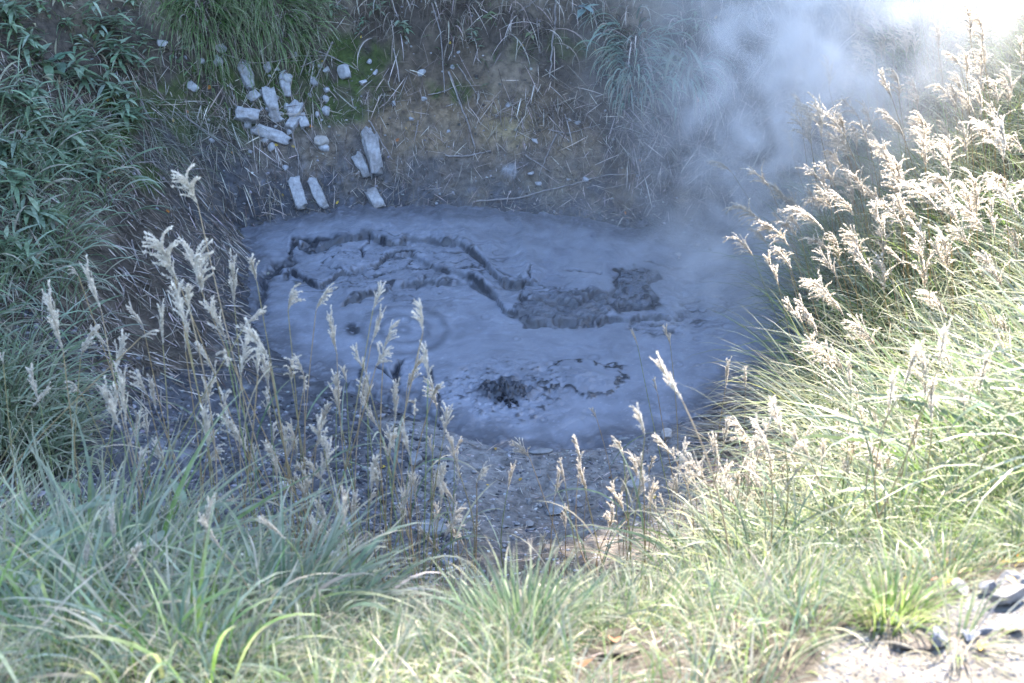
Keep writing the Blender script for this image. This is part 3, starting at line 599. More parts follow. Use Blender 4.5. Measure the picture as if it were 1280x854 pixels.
# ------------------------------------------------------------------ grasses
GB = [(.14, .21, .125), (.19, .27, .165), (.10, .16, .085), (.28, .33, .235)]          # bluish silver-grass leaf
GG = [(.12, .22, .045), (.17, .29, .06), (.24, .34, .09), (.32, .36, .14)]           # fresh green
GS = [(.42, .38, .26), (.5, .44, .32), (.34, .30, .2)]                              # straw
def clumpy(P, n_cl, rad):
    """gather blades into clumps"""
    c = P[rng.choice(len(P), n_cl)]; k_ = rng.choice(n_cl, len(P)); off = rng.normal(0, rad, (len(P), 2)); Q_ = P.copy(); Q_[:, :2] = c[k_, :2]+off; Q_[:, 2] = H(Q_[:, 0], Q_[:, 1])-.01
    return Q_, np.arctan2(off[:, 1], off[:, 0])
def windaz(az, wx, wy, k_): return np.arctan2(np.sin(az)+wy*k_, np.cos(az)+wx*k_)
RB = [(1.35, 4.2), (1.55, 5.2), (1.8, 6.5), (2.05, 8), (2.35, 9.5), (2.6, 11), (3.0, 12.5), (4, 14), (9, 14), (9, 3.5), (2.0, 3.3)]
P = scatter(34000, 1.2, 6.5, 3.4, 14, lambda x_, y_, px, py: inpoly(x_, y_, RB))
P, az = clumpy(P, 420, .10); n = len(P)
mix3 = mixcol(GB+GG, n, .15, [.17, .17, .14, .17, .1, .1, .08, .07])
field('silver_grass_leaves', 'tall arching silver grass leaves covering the right bank', 'grass', P, windaz(az, -1, -.3, .7), U(.5, 1.3, n), U(.006, .014, n), U(1.0, 1.5, n), U(.7, 2.2, n), mix3, M_BLADE, 8, mixcol(GS, n), rng.normal(0, .3, n))
P = scatter(20000, -4.5, .1, 2.3, 5.9, lambda x_, y_, px, py: (x_ < -.25-.12*(y_-2.3)+.15*np.sin(y_*4)) & (px < 450)*(y_ < 5.0-.45*np.maximum(x_+2.5, 0)))
P, az = clumpy(P, 230, .09); n = len(P); n = min(n, 7000); P = P[:n]; az = az[:n]
field('foreground_silver_grass', 'blue-green silver grass leaves filling the left foreground', 'grass', P, windaz(az, .8, .1, .25)+rng.normal(0, .5, n), U(.28, .66, n)*np.interp(P[:, 0], [-1.7, -1.0, -.4], [1.1, .85, .42]), U(.004, .011, n), U(.8, 1.5, n), U(.5, 2.4, n), mixcol(GB+GG+GS, n, .2, [.13, .14, .11, .13, .13, .1, .06, .04, .06, .06, .04]), M_BLADE, 8, mixcol(GS, n), rng.normal(0, .3, n))
P = scatter(60000, -3.5, 2.0, 2.0, 4.3, lambda x_, y_, px, py: clear(x_, y_) & (y_ < 3.5+.2*np.sin(x_*3)))
P, az = clumpy(P, 900, .045); k_ = clear(P[:, 0], P[:, 1]); P = P[k_][:26000]; az = az[k_][:26000]; n = len(P)
field('fine_grass', 'fine short green grass along the bottom of the view', 'grass', P, windaz(az, .3, .1, .4), U(.07, .22, n), U(.0018, .0045, n), U(.9, 1.5, n), U(.5, 1.9, n), mixcol(GG+GB+GS, n, .18, [.09, .09, .07, .06, .13, .13, .09, .11, .08, .08, .07]), M_BLADE, 5, mixcol(GS, n))
P = scatter(30000, 1.2, 4.6, 2.7, 5.4, lambda x_, y_, px, py: (~inpoly(x_, y_, PATHP)) & (px > 1050))
P, az = clumpy(P, 300, .08); k_ = ~inpoly(P[:, 0], P[:, 1], PATHP); P = P[k_][:16000]; az = az[k_][:16000]; n = len(P)
field('bright_sedge', 'fine bright green sedge mounds above the path rocks', 'grass', P, windaz(az, .6, -.4, .6), U(.25, .5, n)*np.interp(P[:, 1], [2.9, 3.7], [.45, 1]), U(.002, .0045, n), U(.9, 1.5, n), U(1.0, 2.4, n), mixcol(GG, n, .15), M_BLADE, 7, mixcol(GG+GS, n))
P = scatter(30000, .35, 1.9, 3.4, 7.6, lambda x_, y_, px, py: np.where((x_ > .62+.12*(y_-3)+.1*np.sin(y_*5)) & (y_ < 6.2), .5, 0))
P, az = clumpy(P, 130, .08); n = min(len(P), 3400); P = P[:n]; az = az[:n]
field('slope_grass', 'pale blue-green grass clumps on the right front slope', 'grass', P, windaz(az, -.3, 0, .4), U(.22, .55, n), U(.004, .008, n), U(.9, 1.5, n), U(.7, 2.0, n), mixcol(GB+GG[2:], n, .15), M_BLADE, 7, mixcol(GS, n))
P = scatter(14000, -6, -2.4, 8.2, 15, lambda x_, y_, px, py: inpoly(px, py, [(-300, 100), (20, 110), (110, 160), (150, 230), (95, 290), (90, 420), (70, 520), (30, 590), (-300, 680)]))
P, az = clumpy(P, 220, .08); n = min(len(P), 3200); P = P[:n]; az = az[:n]
field('left_bank_grass', 'grey-green grass drooping on the left bank', 'grass', P, windaz(az, .6, -.5, .8), U(.25, .65, n), U(.008, .020, n), U(.6, 1.3, n), U(.8, 2.2, n), mixcol([(.24, .32, .18), (.3, .37, .24), (.36, .42, .30), (.17, .22, .11), (.42, .38, .28)], n, .15), M_BLADE, 7)
P = scatter(5000, -3.6, -1.5, 12.5, 15.3, lambda x_, y_, px, py: inpoly(px, py, [(150, 110), (240, 140), (330, 160), (300, 190), (230, 240), (160, 210)])); n = len(P)
field('moss_sedge_stalks', 'drooping grey-green sedge stalks over the left moss', 'grass', P, rng.normal(-.9, .35, n), U(.15, .45, n), U(.003, .006, n), U(-.2, .6, n), U(.3, 1.0, n), mixcol([(.3, .3, .24), (.2, .22, .13), (.38, .35, .3)], n), M_DRY, 5)
# scattered weeds low on banks
P = scatter(12000, -5, 3.4, 12.8, 16, lambda x_, y_, px, py: np.where((py < 110) & (vnoise(x_*3+9, y_*3) > .55), .5, 0))[:2500]; n = len(P)
field('bank_weeds', 'thin green weeds between the roots on the bank', 'grass', P, U(0, 6.28, n), U(.05, .18, n), U(.004, .010, n), U(.2, 1.3, n), U(.5, 1.6, n), mixcol([(.10, .15, .06), (.14, .2, .09)], n), M_BLADE, 4)

P = scatter(16000, -6.5, -1.6, 11, 17, lambda x_, y_, px, py: inpoly(px, py, [(-400, -300), (420, -300), (300, 20), (240, 100), (200, 140), (110, 150), (-400, 120)]))
P, az = clumpy(P, 260, .07); n = min(len(P), 4200); P = P[:n]; az = az[:n]
field('bank_ground_cover', 'small green leaves and weeds covering the upper left bank', 'ground cover', P, windaz(az, .3, -.7, .7), U(.06, .24, n), U(.012, .034, n), U(.2, 1.2, n), U(.6, 2.0, n), mixcol([(.20, .28, .17), (.15, .22, .10), (.26, .32, .2), (.34, .3, .2)], n, .2), M_LEAF, 5)
# tussocks that stand apart: each a thing (leaves > one mesh, dead skirt as part)
def tussock(px, py, n, Lr, wr, pal, label, rad=.07, wind=(0, 0, 0), thr=(.8, 1.5), br=(.8, 2.2), name='grass_tussock', tip=GS, P0=None, dead=.15):
    O = hit(px, py) if P0 is None else np.array([P0[0], P0[1], Hs(*P0)])
    def mk(nm, n_, pal_, Lr_, mat, br_):
        off = rng.normal(0, rad, (n_, 2)); B_ = np.zeros((n_, 3)); B_[:, :2] = off; B_[:, 2] = H(O[0]+off[:, 0], O[1]+off[:, 1])-O[2]-.01
        az = windaz(np.arctan2(off[:, 1], off[:, 0]), wind[0], wind[1], wind[2])
        V, Q_, C_ = ribbons(B_, az, U(*Lr_, n_), U(*wr, n_), U(*thr, n_), U(*br_, n_), mixcol(pal_, n_, .15), 8, None, mixcol(tip, n_), 1.3, rng.normal(0, .3, n_))
        return mesh(nm, V, Q_, mat, True, C_)
    e = tag(obj(name, None, None, O), label, 'grass tuft')
    obj('leaves', mk('leaves', n, pal, Lr, M_BLADE, br), e)
    if dead: obj('dead_leaves', mk('dead_leaves', int(n*dead), DRYP, (Lr[0]*.6, Lr[1]*.8), M_DRY, (1.5, 3)), e)
    return e
BG = [(.24, .36, .28), (.30, .42, .34), (.17, .26, .19)]
tussock(795, 85, 230, (.3, .62), (.012, .024), BG, 'blue-green drooping tuft on the upper bank near the steam', .15, (0, -1, 1.2), (.3, 1.3), (1.2, 2.8), 'sedge_tuft', dead=.25)
tussock(865, 85, 60, (.35, .7), (.010, .022), BG, 'smaller drooping tuft hanging right of the large blue-green one', .08, (.3, -1, 1.5), (.1, 1.0), (1.2, 2.6), 'sedge_tuft')
tussock(255, 12, 900, (.25, .6), (.005, .010), [(.12, .23, .06), (.17, .29, .09), (.09, .16, .05)], 'soft green sedge mound hanging at the top left', .22, (.3, -1, 1.5), (.2, 1.2), (1.2, 2.6), 'sedge_tuft')
tussock(345, 10, 800, (.25, .6), (.005, .010), [(.12, .23, .06), (.19, .31, .11), (.09, .16, .05)], 'green sedge mound beside the top left one, above the heap', .20, (.6, -1, 1.5), (.2, 1.2), (1.2, 2.6), 'sedge_tuft')
tussock(0, 0, 260, (.16, .33), (.004, .007), [(.13, .24, .10), (.18, .29, .13), (.2, .26, .16)], 'upright bluish green tuft at the bottom centre', .05, (0, 0, 0), (1.0, 1.55), (.3, 1.6), P0=(.02, 2.72))
tussock(0, 0, 200, (.09, .19), (.003, .005), GG, 'bright green tuft on top of the earth clod', .04, (0, 0, 0), (1.0, 1.55), (.3, 1.6), P0=tuple(plane_pt(1118, 738, 3.66)[:2]))
tussock(0, 0, 45, (.10, .22), (.003, .005), [(.3, .34, .16), (.2, .3, .1), (.45, .4, .3)], 'sparse tuft growing between the path rocks', .03, (0, 0, 0), (.6, 1.4), (.5, 1.6), P0=tuple(plane_pt(1203, 790, 3.7)[:2]))
tussock(0, 0, 300, (.5, .85), (.006, .012), GB, 'dark blue-green clump at the foot of the right bank', .14, (-1, -.2, .5), (.9, 1.5), (.8, 2.2), P0=(1.35, 5.6))
tussock(0, 0, 300, (.5, .8), (.006, .012), GB, 'wide clump above the brown straw mat', .14, (-1, 0, .8), (.9, 1.5), (.8, 2.2), P0=(2.35, 8.4))
tussock(0, 0, 200, (.5, .9), (.008, .015), GB+GG[:1], 'wide-leaved clump at the far left foreground', .10, (.6, 0, .5), (.9, 1.5), (.6, 1.8), P0=(-1.25, 3.5))
tussock(0, 0, 200, (.3, .5), (.007, .013), GB, 'dense clump left of the bottom centre tuft', .10, (.5, 0, .5), (.9, 1.5), (.8, 2.2), P0=(-.62, 3.1))

for i_, (px_, py_) in enumerate([(12, 500), (55, 530), (8, 545), (70, 575), (30, 580), (-30, 530)]):
    tussock(px_, py_, 130, (.3, .6), (.008, .018), [(.24, .32, .18), (.3, .37, .24), (.17, .22, .11)], 'grey-green grass clump at the left edge above the foreground', .12, (.5, -.4, .8)).__setitem__('group', 'grass clumps at the left edge')
# ------------------------------------------------------------------ silver grass stalks with plumes
PLC = [(.78, .71, .60), (.67, .59, .48), (.86, .80, .71)]
def plume_mesh(seed, length=.24, nr=14, spread=.35, droop=1.0, side=1.0, curl=0, hair=74, racl=(.09, .17), w=.0020):
    """plume grows along +z from the origin and nods towards -x"""
    r_ = np.random.default_rng(seed); mb = MB()
    zr = np.linspace(0, length*.55, nr); rach = np.stack([-side*.42*zr**2/length, 0*zr, zr], 1); hb = []; hd = []; hl = []
    tube(mb, rach[::3] if nr > 8 else rach, .0012, (.42, .33, .22), 4)
    for i in range(nr):
        L_ = r_.uniform(*racl)*(1-.35*i/nr); az = math.pi+r_.normal(0, .9) if side > .3 else r_.uniform(0, 6.28)
        th = math.pi/2-spread*r_.uniform(.4, 1.2); n_ = 9; p = rach[i].copy(); pts_ = [p.copy()]
        for j in range(n_):
            p = p+np.array([math.cos(th)*math.cos(az), math.cos(th)*math.sin(az), math.sin(th)])*L_/n_; pts_.append(p.copy()); th -= droop*r_.uniform(.7, 1.3)/n_*1.6+curl/n_
        pts_ = np.array(pts_); T_ = np.gradient(pts_, axis=0); T_ /= np.linalg.norm(T_, axis=1)[:, None]
        tube(mb, pts_, np.linspace(.0022, .0010, n_+1), (.74, .66, .55), 3)
        k_ = r_.uniform(.4, n_, hair); i0 = np.floor(k_).astype(int).clip(0, n_-1); f = (k_-i0)[:, None]
        hb.append(pts_[i0]*(1-f)+pts_[i0+1]*f); dd = T_[i0]*1.1+r_.normal(0, .42, (hair, 3)); hd.append(dd/np.linalg.norm(dd, axis=1)[:, None]); hl.append(r_.uniform(.006, .013, hair))
    B_ = np.concatenate(hb); D_ = np.concatenate(hd); L2 = np.concatenate(hl); n_ = len(B_)
    sd = np.cross(D_, r_.normal(size=(n_, 3))); sd /= np.linalg.norm(sd, axis=1)[:, None]; sd *= w
    V = np.stack([B_-sd*.5, B_+D_*L2[:, None]*.55-sd, B_+D_*L2[:, None], B_+D_*L2[:, None]*.55+sd], 1).reshape(-1, 3)
    k_ = np.arange(n_)[:, None]*4; mb.add(V, k_+np.array([[0, 1, 2, 3]]), np.repeat(np.array(PLC)[r_.integers(0, 3, n_)], 4, 0))
    V = np.concatenate(mb.V)
    return mb.mesh('plume', M_PLUME)
PL = {'spike': [plume_mesh(1, .22, 11, .07, .10, 0), plume_mesh(2, .24, 10, .09, .15, .2)],
      'half': [plume_mesh(3, .22, 14, .12, .35, .6, racl=(.06, .12)), plume_mesh(4, .25, 15, .10, .5, .8, racl=(.06, .12)), plume_mesh(5, .2, 12, .16, .35, .3, racl=(.06, .11)), plume_mesh(13, .24, 13, .13, .25, .1, racl=(.06, .12)), plume_mesh(14, .2, 12, .10, .7, 1.0, racl=(.07, .12)), plume_mesh(15, .23, 13, .11, .2, -.3, racl=(.05, .12))],
      'fan': [plume_mesh(6, .26, 20, .26, .7, 1.2), plume_mesh(7, .28, 22, .30, .9, 1.3), plume_mesh(8, .24, 18, .2, .7, 1.1), plume_mesh(16, .27, 17, .22, 1.0, 1.5), plume_mesh(17, .22, 16, .3, .6, .8)],
      'curl': [plume_mesh(9, .16, 9, .26, .7, .4, .1, racl=(.05, .10)), plume_mesh(10, .18, 10, .22, .6, .6, .0, racl=(.05, .11))],
      'fluff': [plume_mesh(11, .22, 18, .24, .6, .2, .2, 130, (.08, .15), .0026), plume_mesh(12, .26, 20, .2, .7, .4, .2, 130, (.08, .16), .0026)]}
STC = [(.42, .30, .16), (.36, .30, .15), (.45, .34, .22), (.28, .32, .14)]
def stalk(B_, T_, kind, label, group, psize=1.0, bow=None, nod=None, leafn=1):
    """B_ ground point, T_ base of the plume; nod: horizontal direction the plume leans to"""
    B_ = np.asarray(B_, float); T_ = np.asarray(T_, float)
    bow = rng.normal(0, .03, 3) if bow is None else np.asarray(bow); t = np.linspace(0, 1, 12)[:, None]
    Pth = (T_-B_)*t+bow*np.sin(t*np.pi)*1.0; hgt = T_[2]-B_[2]
    nd = np.array([-1., 0]) if nod is None else np.asarray(nod, float)
    e = tag(obj('silver_grass_stalk', None, None, B_), label, 'grass stalk', group)
    m_ = MB(); c_ = np.array(random.choice(STC)); tube(m_, Pth, np.linspace(.0030, .0016, 12), c_, 5); obj('stem', m_.mesh('stem', M_DRY), e)
    tan = Pth[-1]-Pth[-2]; tan /= np.linalg.norm(tan); tan = tan+np.array([nd[0], nd[1], 0])*.15; tan /= np.linalg.norm(tan)
    xax = -np.array([nd[0], nd[1], 0.]); xax -= tan*(xax@tan); xax /= np.linalg.norm(xax)+1e-9; yax = np.cross(tan, xax)
    p = obj('plume', random.choice(PL[kind]), e); Mx = Matrix([[xax[i], yax[i], tan[i]] for i in range(3)]); p.rotation_euler = Mx.to_euler(); p.location = Pth[-1].tolist(); s_ = psize*U(.9, 1.1); p.scale = (s_, s_, s_)
    for q in range(leafn):
        k_ = random.randint(2, 7); az = U(0, 6.28); L_ = U(.2, .45)
        V, Q_, C_ = ribbons(Pth[k_][None], np.array([az]), np.array([L_]), np.array([U(.005, .009)]), np.array([U(.9, 1.4)]), np.array([U(1., 2.4)]), mixcol(GB+GS[:1], 1), 8, None, mixcol(GS, 1))
        obj('leaf', mesh('leaf', V, Q_, M_BLADE, True, C_), e)
    return e
def stalk_px(tip, pb, base, Yd, kind, label, group, ps=1.0, nod=None, leafn=1):
    """stalk standing at distance Yd whose plume base shows near pb"""
    def at(px, py, Y): d_ = ray(px, py); return CAM+d_*(Y/d_[1])
    T_ = at(pb[0], pb[1], Yd); tp = at(tip[0], tip[1], Yd); L_ = np.linalg.norm(tp-T_)
    g = (base[0]-pb[0])/max(base[1]-pb[1], 20.); z0 = float(H(T_[0], Yd)); B_ = np.array([T_[0]+np.clip(g, -2.0, 2.0)*(T_[2]-z0)*.9, Yd+U(-.1, .1), 0]); B_[2] = float(H(B_[0], B_[1]))-.01
    nv = np.array([tip[0]-pb[0]+.01, -abs(tip[1]-pb[1])*.05]); nv = nv/np.linalg.norm(nv)
    ps_ = L_/.21 if ps is None else ps
    o = stalk(B_, T_, kind, label, group, L_/(.24 if Yd < 5.1 else .31), rng.normal(0, .025, 3), nv if nod is None else nod, leafn)
GL = 'silver grass stalks in the left foreground'
for a_ in [
 ((236, 188), (247, 255), (300, 560), 4.6, 'fluff', 'tallest stalk with a fluffy sunlit white plume at the left'),
 ((198, 262), (218, 345), (262, 560), 4.5, 'fluff', 'stalk with the biggest woolly white plume, below the tallest one'),
 ((212, 285), (226, 360), (285, 570), 4.7, 'half', 'stalk just right of the woolly one with a longer tapering plume'),
 ((275, 288), (252, 365), (340, 600), 4.6, 'fluff', 'stalk with a white plume bending right above its stem'),
 ((75, 342), (79, 440), (73, 620), 4.2, 'spike', 'far left stalk with an upright closed brush-shaped plume'),
 ((92, 312), (98, 345), (145, 560), 5.0, 'curl', 'thin stalk with a small tufted plume, leaning left'),
 ((118, 388), (136, 438), (150, 560), 4.9, 'half', 'stalk with a ragged plume between two left ones'),
 ((172, 368), (180, 412), (200, 560), 5.0, 'half', 'stalk with a narrow pale plume below the woolly one'),
 ((206, 402), (176, 422), (60, 530), 4.2, 'curl', 'strongly slanted stalk with a curly open white plume'),
 ((321, 298), (321, 352), (332, 560), 4.9, 'half', 'upright stalk with a pale plume against the mud edge'),
 ((295, 308), (293, 380), (297, 580), 4.8, 'spike', 'upright stalk with a very narrow long plume'),
 ((376, 332), (360, 388), (358, 600), 4.9, 'curl', 'stalk with a forked plume in front of the mud crust'),
 ((413, 335), (395, 388), (368, 600), 4.9, 'half', 'stalk with a neat pale plume leaning right over mud'),
 ((342, 376), (306, 408), (180, 570), 4.1, 'half', 'long diagonal stalk leaning far to the right'),
 ((488, 337), (466, 388), (410, 620), 4.5, 'half', 'long stalk with a tan plume in front of the mud pool'),
 ((495, 430), (470, 458), (400, 620), 4.4, 'fluff', 'slanted stalk with a short bright plume over the mud'),
 ((434, 425), (458, 470), (500, 660), 4.5, 'half', 'reddish stalk leaning left across the mud shore'),
 ((423, 443), (433, 478), (445, 640), 4.9, 'half', 'short-plumed stalk left of the reddish one'),
 ((408, 473), (421, 508), (430, 650), 4.8, 'half', 'low stalk with a drooping small plume above dark mud'),
 ((72, 484), (40, 510), (-30, 600), 3.9, 'spike', 'low slanting stalk with a thin plume at the left edge'),
 ((-4, 412), (4, 455), (2, 620), 4.2, 'half', 'stalk cut by the left edge of the view'),
 ((375, 425), (380, 470), (370, 600), 4.7, 'curl', 'bare wiry stalk with arching thin plume branches'),
 ((270, 345), (282, 425), (300, 600), 4.6, 'half', 'long grey plume hanging in the middle of the left group'),
 ((258, 400), (232, 440), (225, 600), 4.6, 'spike', 'thin grey plume left of the middle grey one'),
]: stalk_px(*a_[:5], a_[5], GL)
GC = 'silver grass stalks in front of the mud pool'
for a_ in [
 ((778, 402), (797, 432), (830, 560), 7.2, 'spike', 'thin stalk leaning left over the pool, left of a pair'),
 ((818, 388), (838, 432), (850, 600), 7.2, 'half', 'stalk with an arched plume over the pool, right of a pair'),
 ((800, 459), (822, 492), (850, 600), 6.6, 'half', 'short bright comb-like plume above the front mud edge'),
 ((733, 494), (746, 524), (760, 600), 6.8, 'half', 'small plume standing over the centre mud edge'),
 ((628, 528), (662, 572), (690, 660), 5.4, 'fan', 'arched comb-like plume at the centre front edge'),
 ((580, 532), (568, 570), (560, 660), 5.6, 'half', 'pale plume leaning right at the front edge of the mud'),
 ((534, 530), (541, 572), (545, 660), 5.6, 'half', 'pale plume leaning left at the front edge of the mud'),
 ((905, 430), (907, 485), (905, 620), 6.6, 'spike', 'thin upright plume over the right end of the pool'),
 ((926, 443), (932, 484), (935, 620), 6.2, 'half', 'bright plume beside the thin upright one'),
 ((885, 560), (905, 624), (910, 700), 4.4, 'half', 'long tan plume right of the centre, leaning left'),
 ((958, 560), (968, 602), (985, 700), 4.6, 'half', 'bright cream plume above the right front clump'),
 ((1095, 590), (1111, 618), (1120, 700), 4.2, 'spike', 'short plume leaning left in front of the green sedge'),
 ((1070, 455), (1072, 500), (1075, 640), 5.6, 'half', 'plume standing against the dark right clump'),
 ((1000, 432), (1040, 462), (1060, 600), 6.2, 'fan', 'bright plume arching left over the straw mat'),
 ((1025, 410), (1055, 470), (1075, 640), 6.2, 'half', 'long cream plume right of the one arching over straw'),
 ((1150, 450), (1190, 470), (1200, 640), 5.0, 'fan', 'forked bright plume against the dark green leaves'),
]: stalk_px(*a_[:5], a_[5], GC)
r3 = np.random.default_rng(23)
def many(n_, x0, x1, y0, y1, hr, kinds, label, group, ps=(.8, 1.1), lean=(0, 0), leans=.12, fn=None, leafn=1, nod=None):
    c_ = 0
    while c_ < n_:
        x_, y_ = r3.uniform(x0, x1), r3.uniform(y0, y1)
        if fn and not fn(x_, y_): continue
        h_ = r3.uniform(*hr); B_ = np.array([x_, y_, Hs(x_, y_)-.01]); T_ = B_+[lean[0]*h_+r3.normal(0, leans)*h_, lean[1]*h_+r3.normal(0, leans)*h_, h_]
        q = T_+[0, 0, .25]; u_, v_, _w = project(q[None])
        a2 = r3.uniform(0, 6.28) if nod is None else nod+r3.normal(0, .45)
        stalk(B_, T_, kinds[r3.integers(0, len(kinds))], label, group, r3.uniform(*ps), r3.normal(0, .03, 3), (math.cos(a2), math.sin(a2)), leafn); c_ += 1
many(62, -1.7, -.25, 3.8, 5.3, (.45, 1.15), ['half', 'spike', 'half', 'half', 'half', 'curl'], 'pale plumed stalk in the dense left foreground group', 'plumed stalks crowding the left foreground', ps=(.65, .95), fn=lambda x_, y_: x_ < -.2-.2*(y_-3.8) or r3.random() < .3)
many(74, -.9, 1.3, 3.8, 6.0, (.28, .68), ['half', 'spike', 'half', 'half'], 'short tan-plumed stalk on the slope in front of the mud', 'short plumed stalks on the front slope', ps=(.6, .85))
many(44, .5, 1.6, 3.2, 6.0, (.3, .7), ['half', 'half', 'fan', 'spike'], 'cream-plumed stalk on the slope at the lower right', 'plumed stalks at the lower right', ps=(.6, .9), nod=2.9)
inRB = lambda x_, y_: bool(inpoly([x_], [y_], RB)[0])
many(84, 1.9, 4.0, 6.2, 10.5, (.85, 1.5), ['fan', 'fan', 'half'], 'sunlit nodding silver plume stalk on the right bank', 'nodding silver plumes on the right bank', ps=(.95, 1.4), lean=(-.34, 0), nod=3.14, fn=inRB)
many(20, 1.7, 2.8, 4.0, 7.0, (.6, 1.0), ['fan', 'half', 'half'], 'sunlit plume stalk above the bright green sedge', 'plumes above the bright green sedge', ps=(.8, 1.1), lean=(-.15, 0), nod=3.0, fn=inRB)
many(16, 2.3, 3.3, 9.0, 12.2, (.8, 1.3), ['fan'], 'arching plume leaning left into the steam', 'plumes leaning into the steam', ps=(1.1, 1.6), lean=(-.45, -.05), nod=3.14)
many(8, -1.4, -.4, 2.9, 3.5, (.25, .45), ['half', 'spike'], 'low pale plume among the nearest left grass leaves', 'low plumes in the nearest left grass', ps=(.5, .65))

def plume_mass(n_, x0, x1, y0, y1, hr, ps):
    mb_ = MB(); src = []
    for me in PL['fan']:
        V = np.empty(len(me.vertices)*3, np.float32); me.vertices.foreach_get('co', V); Cc = np.empty(len(me.vertices)*4, np.float32); me.color_attributes['Col'].data.foreach_get('color', Cc)
        src.append((V.reshape(-1, 3), np.array([list(p.vertices) for p in me.polygons]), Cc.reshape(-1, 4)[:, :3]))
    c_ = 0
    while c_ < n_:
        x_, y_ = r3.uniform(x0, x1), r3.uniform(y0, y1)
        if not inRB(x_, y_): continue
        h_ = r3.uniform(*hr); B_ = np.array([x_, y_, Hs(x_, y_)]); T_ = B_+[-.2*h_+r3.normal(0, .1), r3.normal(0, .1), h_]; V, Fq, Cc = src[r3.integers(0, 3)]; a_ = r3.normal(0, .5); k_ = r3.uniform(*ps)
        Rm = np.array([[math.cos(a_), -math.sin(a_), 0], [math.sin(a_), math.cos(a_), 0], [0, 0, 1]]); mb_.add(V@Rm.T*k_+T_, Fq, Cc)
        tube(mb_, smoothpath([B_, (B_+T_)/2+[0, 0, .1], T_], 7), np.linspace(.003, .0016, 7), (.4, .32, .18), 4); c_ += 1
    tag(obj('far_silver_plumes', mb_.mesh('far_silver_plumes', M_PLUME)), 'white plumes massed at the back of the right bank', 'grass', kind='stuff')
plume_mass(230, 2.4, 6.5, 7.5, 14, (.9, 1.7), (1.0, 1.6))

# ------------------------------------------------------------------ leafy plants
def leafV(L_, w_, fold=.15, droop=.4, n_=7):
    t = np.linspace(0, 1, n_); wd = w_*np.sin(np.pi*np.clip(t*.95+.05, 0, 1)**.8)/2; wd[0] = w_*.04; wd[-1] = .0005
    x_ = L_*t; z_ = -droop*L_*t**2; V = []
    for i in range(n_): V += [(x_[i], -wd[i], z_[i]+fold*wd[i]), (x_[i], 0, z_[i]), (x_[i], wd[i], z_[i]+fold*wd[i])]
    Q_ = []
    for i in range(n_-1):
        a_ = i*3; Q_ += [(a_, a_+1, a_+4, a_+3), (a_+1, a_+2, a_+5, a_+4)]
    return np.array(V), np.array(Q_)
def leafy(P0, h_, nst, nl, Lr, wr, pal, label, group=None, lean=(0, -.4), name='leafy_plant', each=False, cat='plant', spread=.06):
    O = np.array(P0, float); e = tag(obj(name, None, None, O), label, cat, group); ms = MB(); ml = MB(); k_ = 0
    for s_ in range(nst):
        az = U(0, 6.28); b0 = np.array([math.cos(az)*spread, math.sin(az)*spread, 0]); b0[2] = Hs(O[0]+b0[0], O[1]+b0[1])-O[2]-.01; top = b0+np.array([lean[0]*h_+U(-.35, .35)*h_, lean[1]*h_+U(-.35, .35)*h_, h_*U(.7, 1.1)]); Pt = smoothpath([b0, (b0+top)/2+[0, 0, h_*.12], top], 9); tube(ms, Pt, np.linspace(.004, .0015, 9), (.14, .15, .07), 5)
        for i in range(nl):
            t = .25+.75*(i+1)/nl; p = Pt[min(8, int(t*8))]; V, Q_ = leafV(U(*Lr), U(*wr), U(.1, .5), U(.1, .7)); al = az+i*2.4+U(-.3, .3); el = U(-.2, .6)
            Rz = np.array([[math.cos(al), -math.sin(al), 0], [math.sin(al), math.cos(al), 0], [0, 0, 1]]); Ry = np.array([[math.cos(el), 0, -math.sin(el)], [0, 1, 0], [math.sin(el), 0, math.cos(el)]])
            V = V@(Rz@Ry).T+p; c_ = mixcol(pal, 1, .12)[0]
            if each: m1 = MB(); m1.add(V, Q_, c_); obj('leaf', m1.mesh('leaf', M_LEAF), e)
            else: ml.add(V, Q_, c_)
    obj('stem', ms.mesh('stem', M_DRY), e)
    if not each: obj('foliage', ml.mesh('foliage', M_LEAF), e)
LG = [(.20, .28, .17), (.27, .35, .23), (.15, .21, .12), (.33, .40, .28)]
leafy(hit(60, 95), .22, 2, 4, (.16, .24), (.07, .11), LG, 'plant with the broadest grey-green leaves at the upper left', each=True)
leafy(hit(75, 75), .18, 1, 4, (.14, .2), (.07, .1), [(.16, .25, .17)], 'bluish broad-leaved plant above the broadest one', each=True)
leafy(hit(85, 30), .2, 2, 6, (.06, .1), (.035, .05), LG, 'small roundish-leaved sprig near the top left', each=False)
leafy(hit(85, 280), .12, 1, 3, (.13, .17), (.08, .1), [(.2, .24, .12), (.3, .27, .15)], 'pair of yellowing broad leaves beside the straw slope', each=True)
leafy(hit(70, 245), .16, 1, 4, (.1, .14), (.05, .07), LG, 'plant with tooth-edged leaves left of the straw slope', each=True)
leafy(hit(735, 12), .14, 1, 5, (.12, .17), (.07, .1), [(.30, .42, .38), (.25, .36, .33)], 'pale blue-green leafy sprig at the top edge', each=True, lean=(0, -.8))
leafy(hit(615, 35), .14, 1, 5, (.07, .1), (.04, .05), [(.22, .3, .15)], 'small leafy sprig hanging left of the thick stem', each=True, lean=(0, -.8))
leafy(hit(655, 52), .12, 1, 5, (.08, .1), (.04, .05), [(.25, .32, .15)], 'yellow-green sprig just left of the thick stem', each=True, lean=(0, -.8))
leafy(hit(455, 45), .12, 2, 6, (.05, .08), (.02, .03), [(.15, .24, .15)], 'tiny green sprig on the bank right of the sedge mounds')
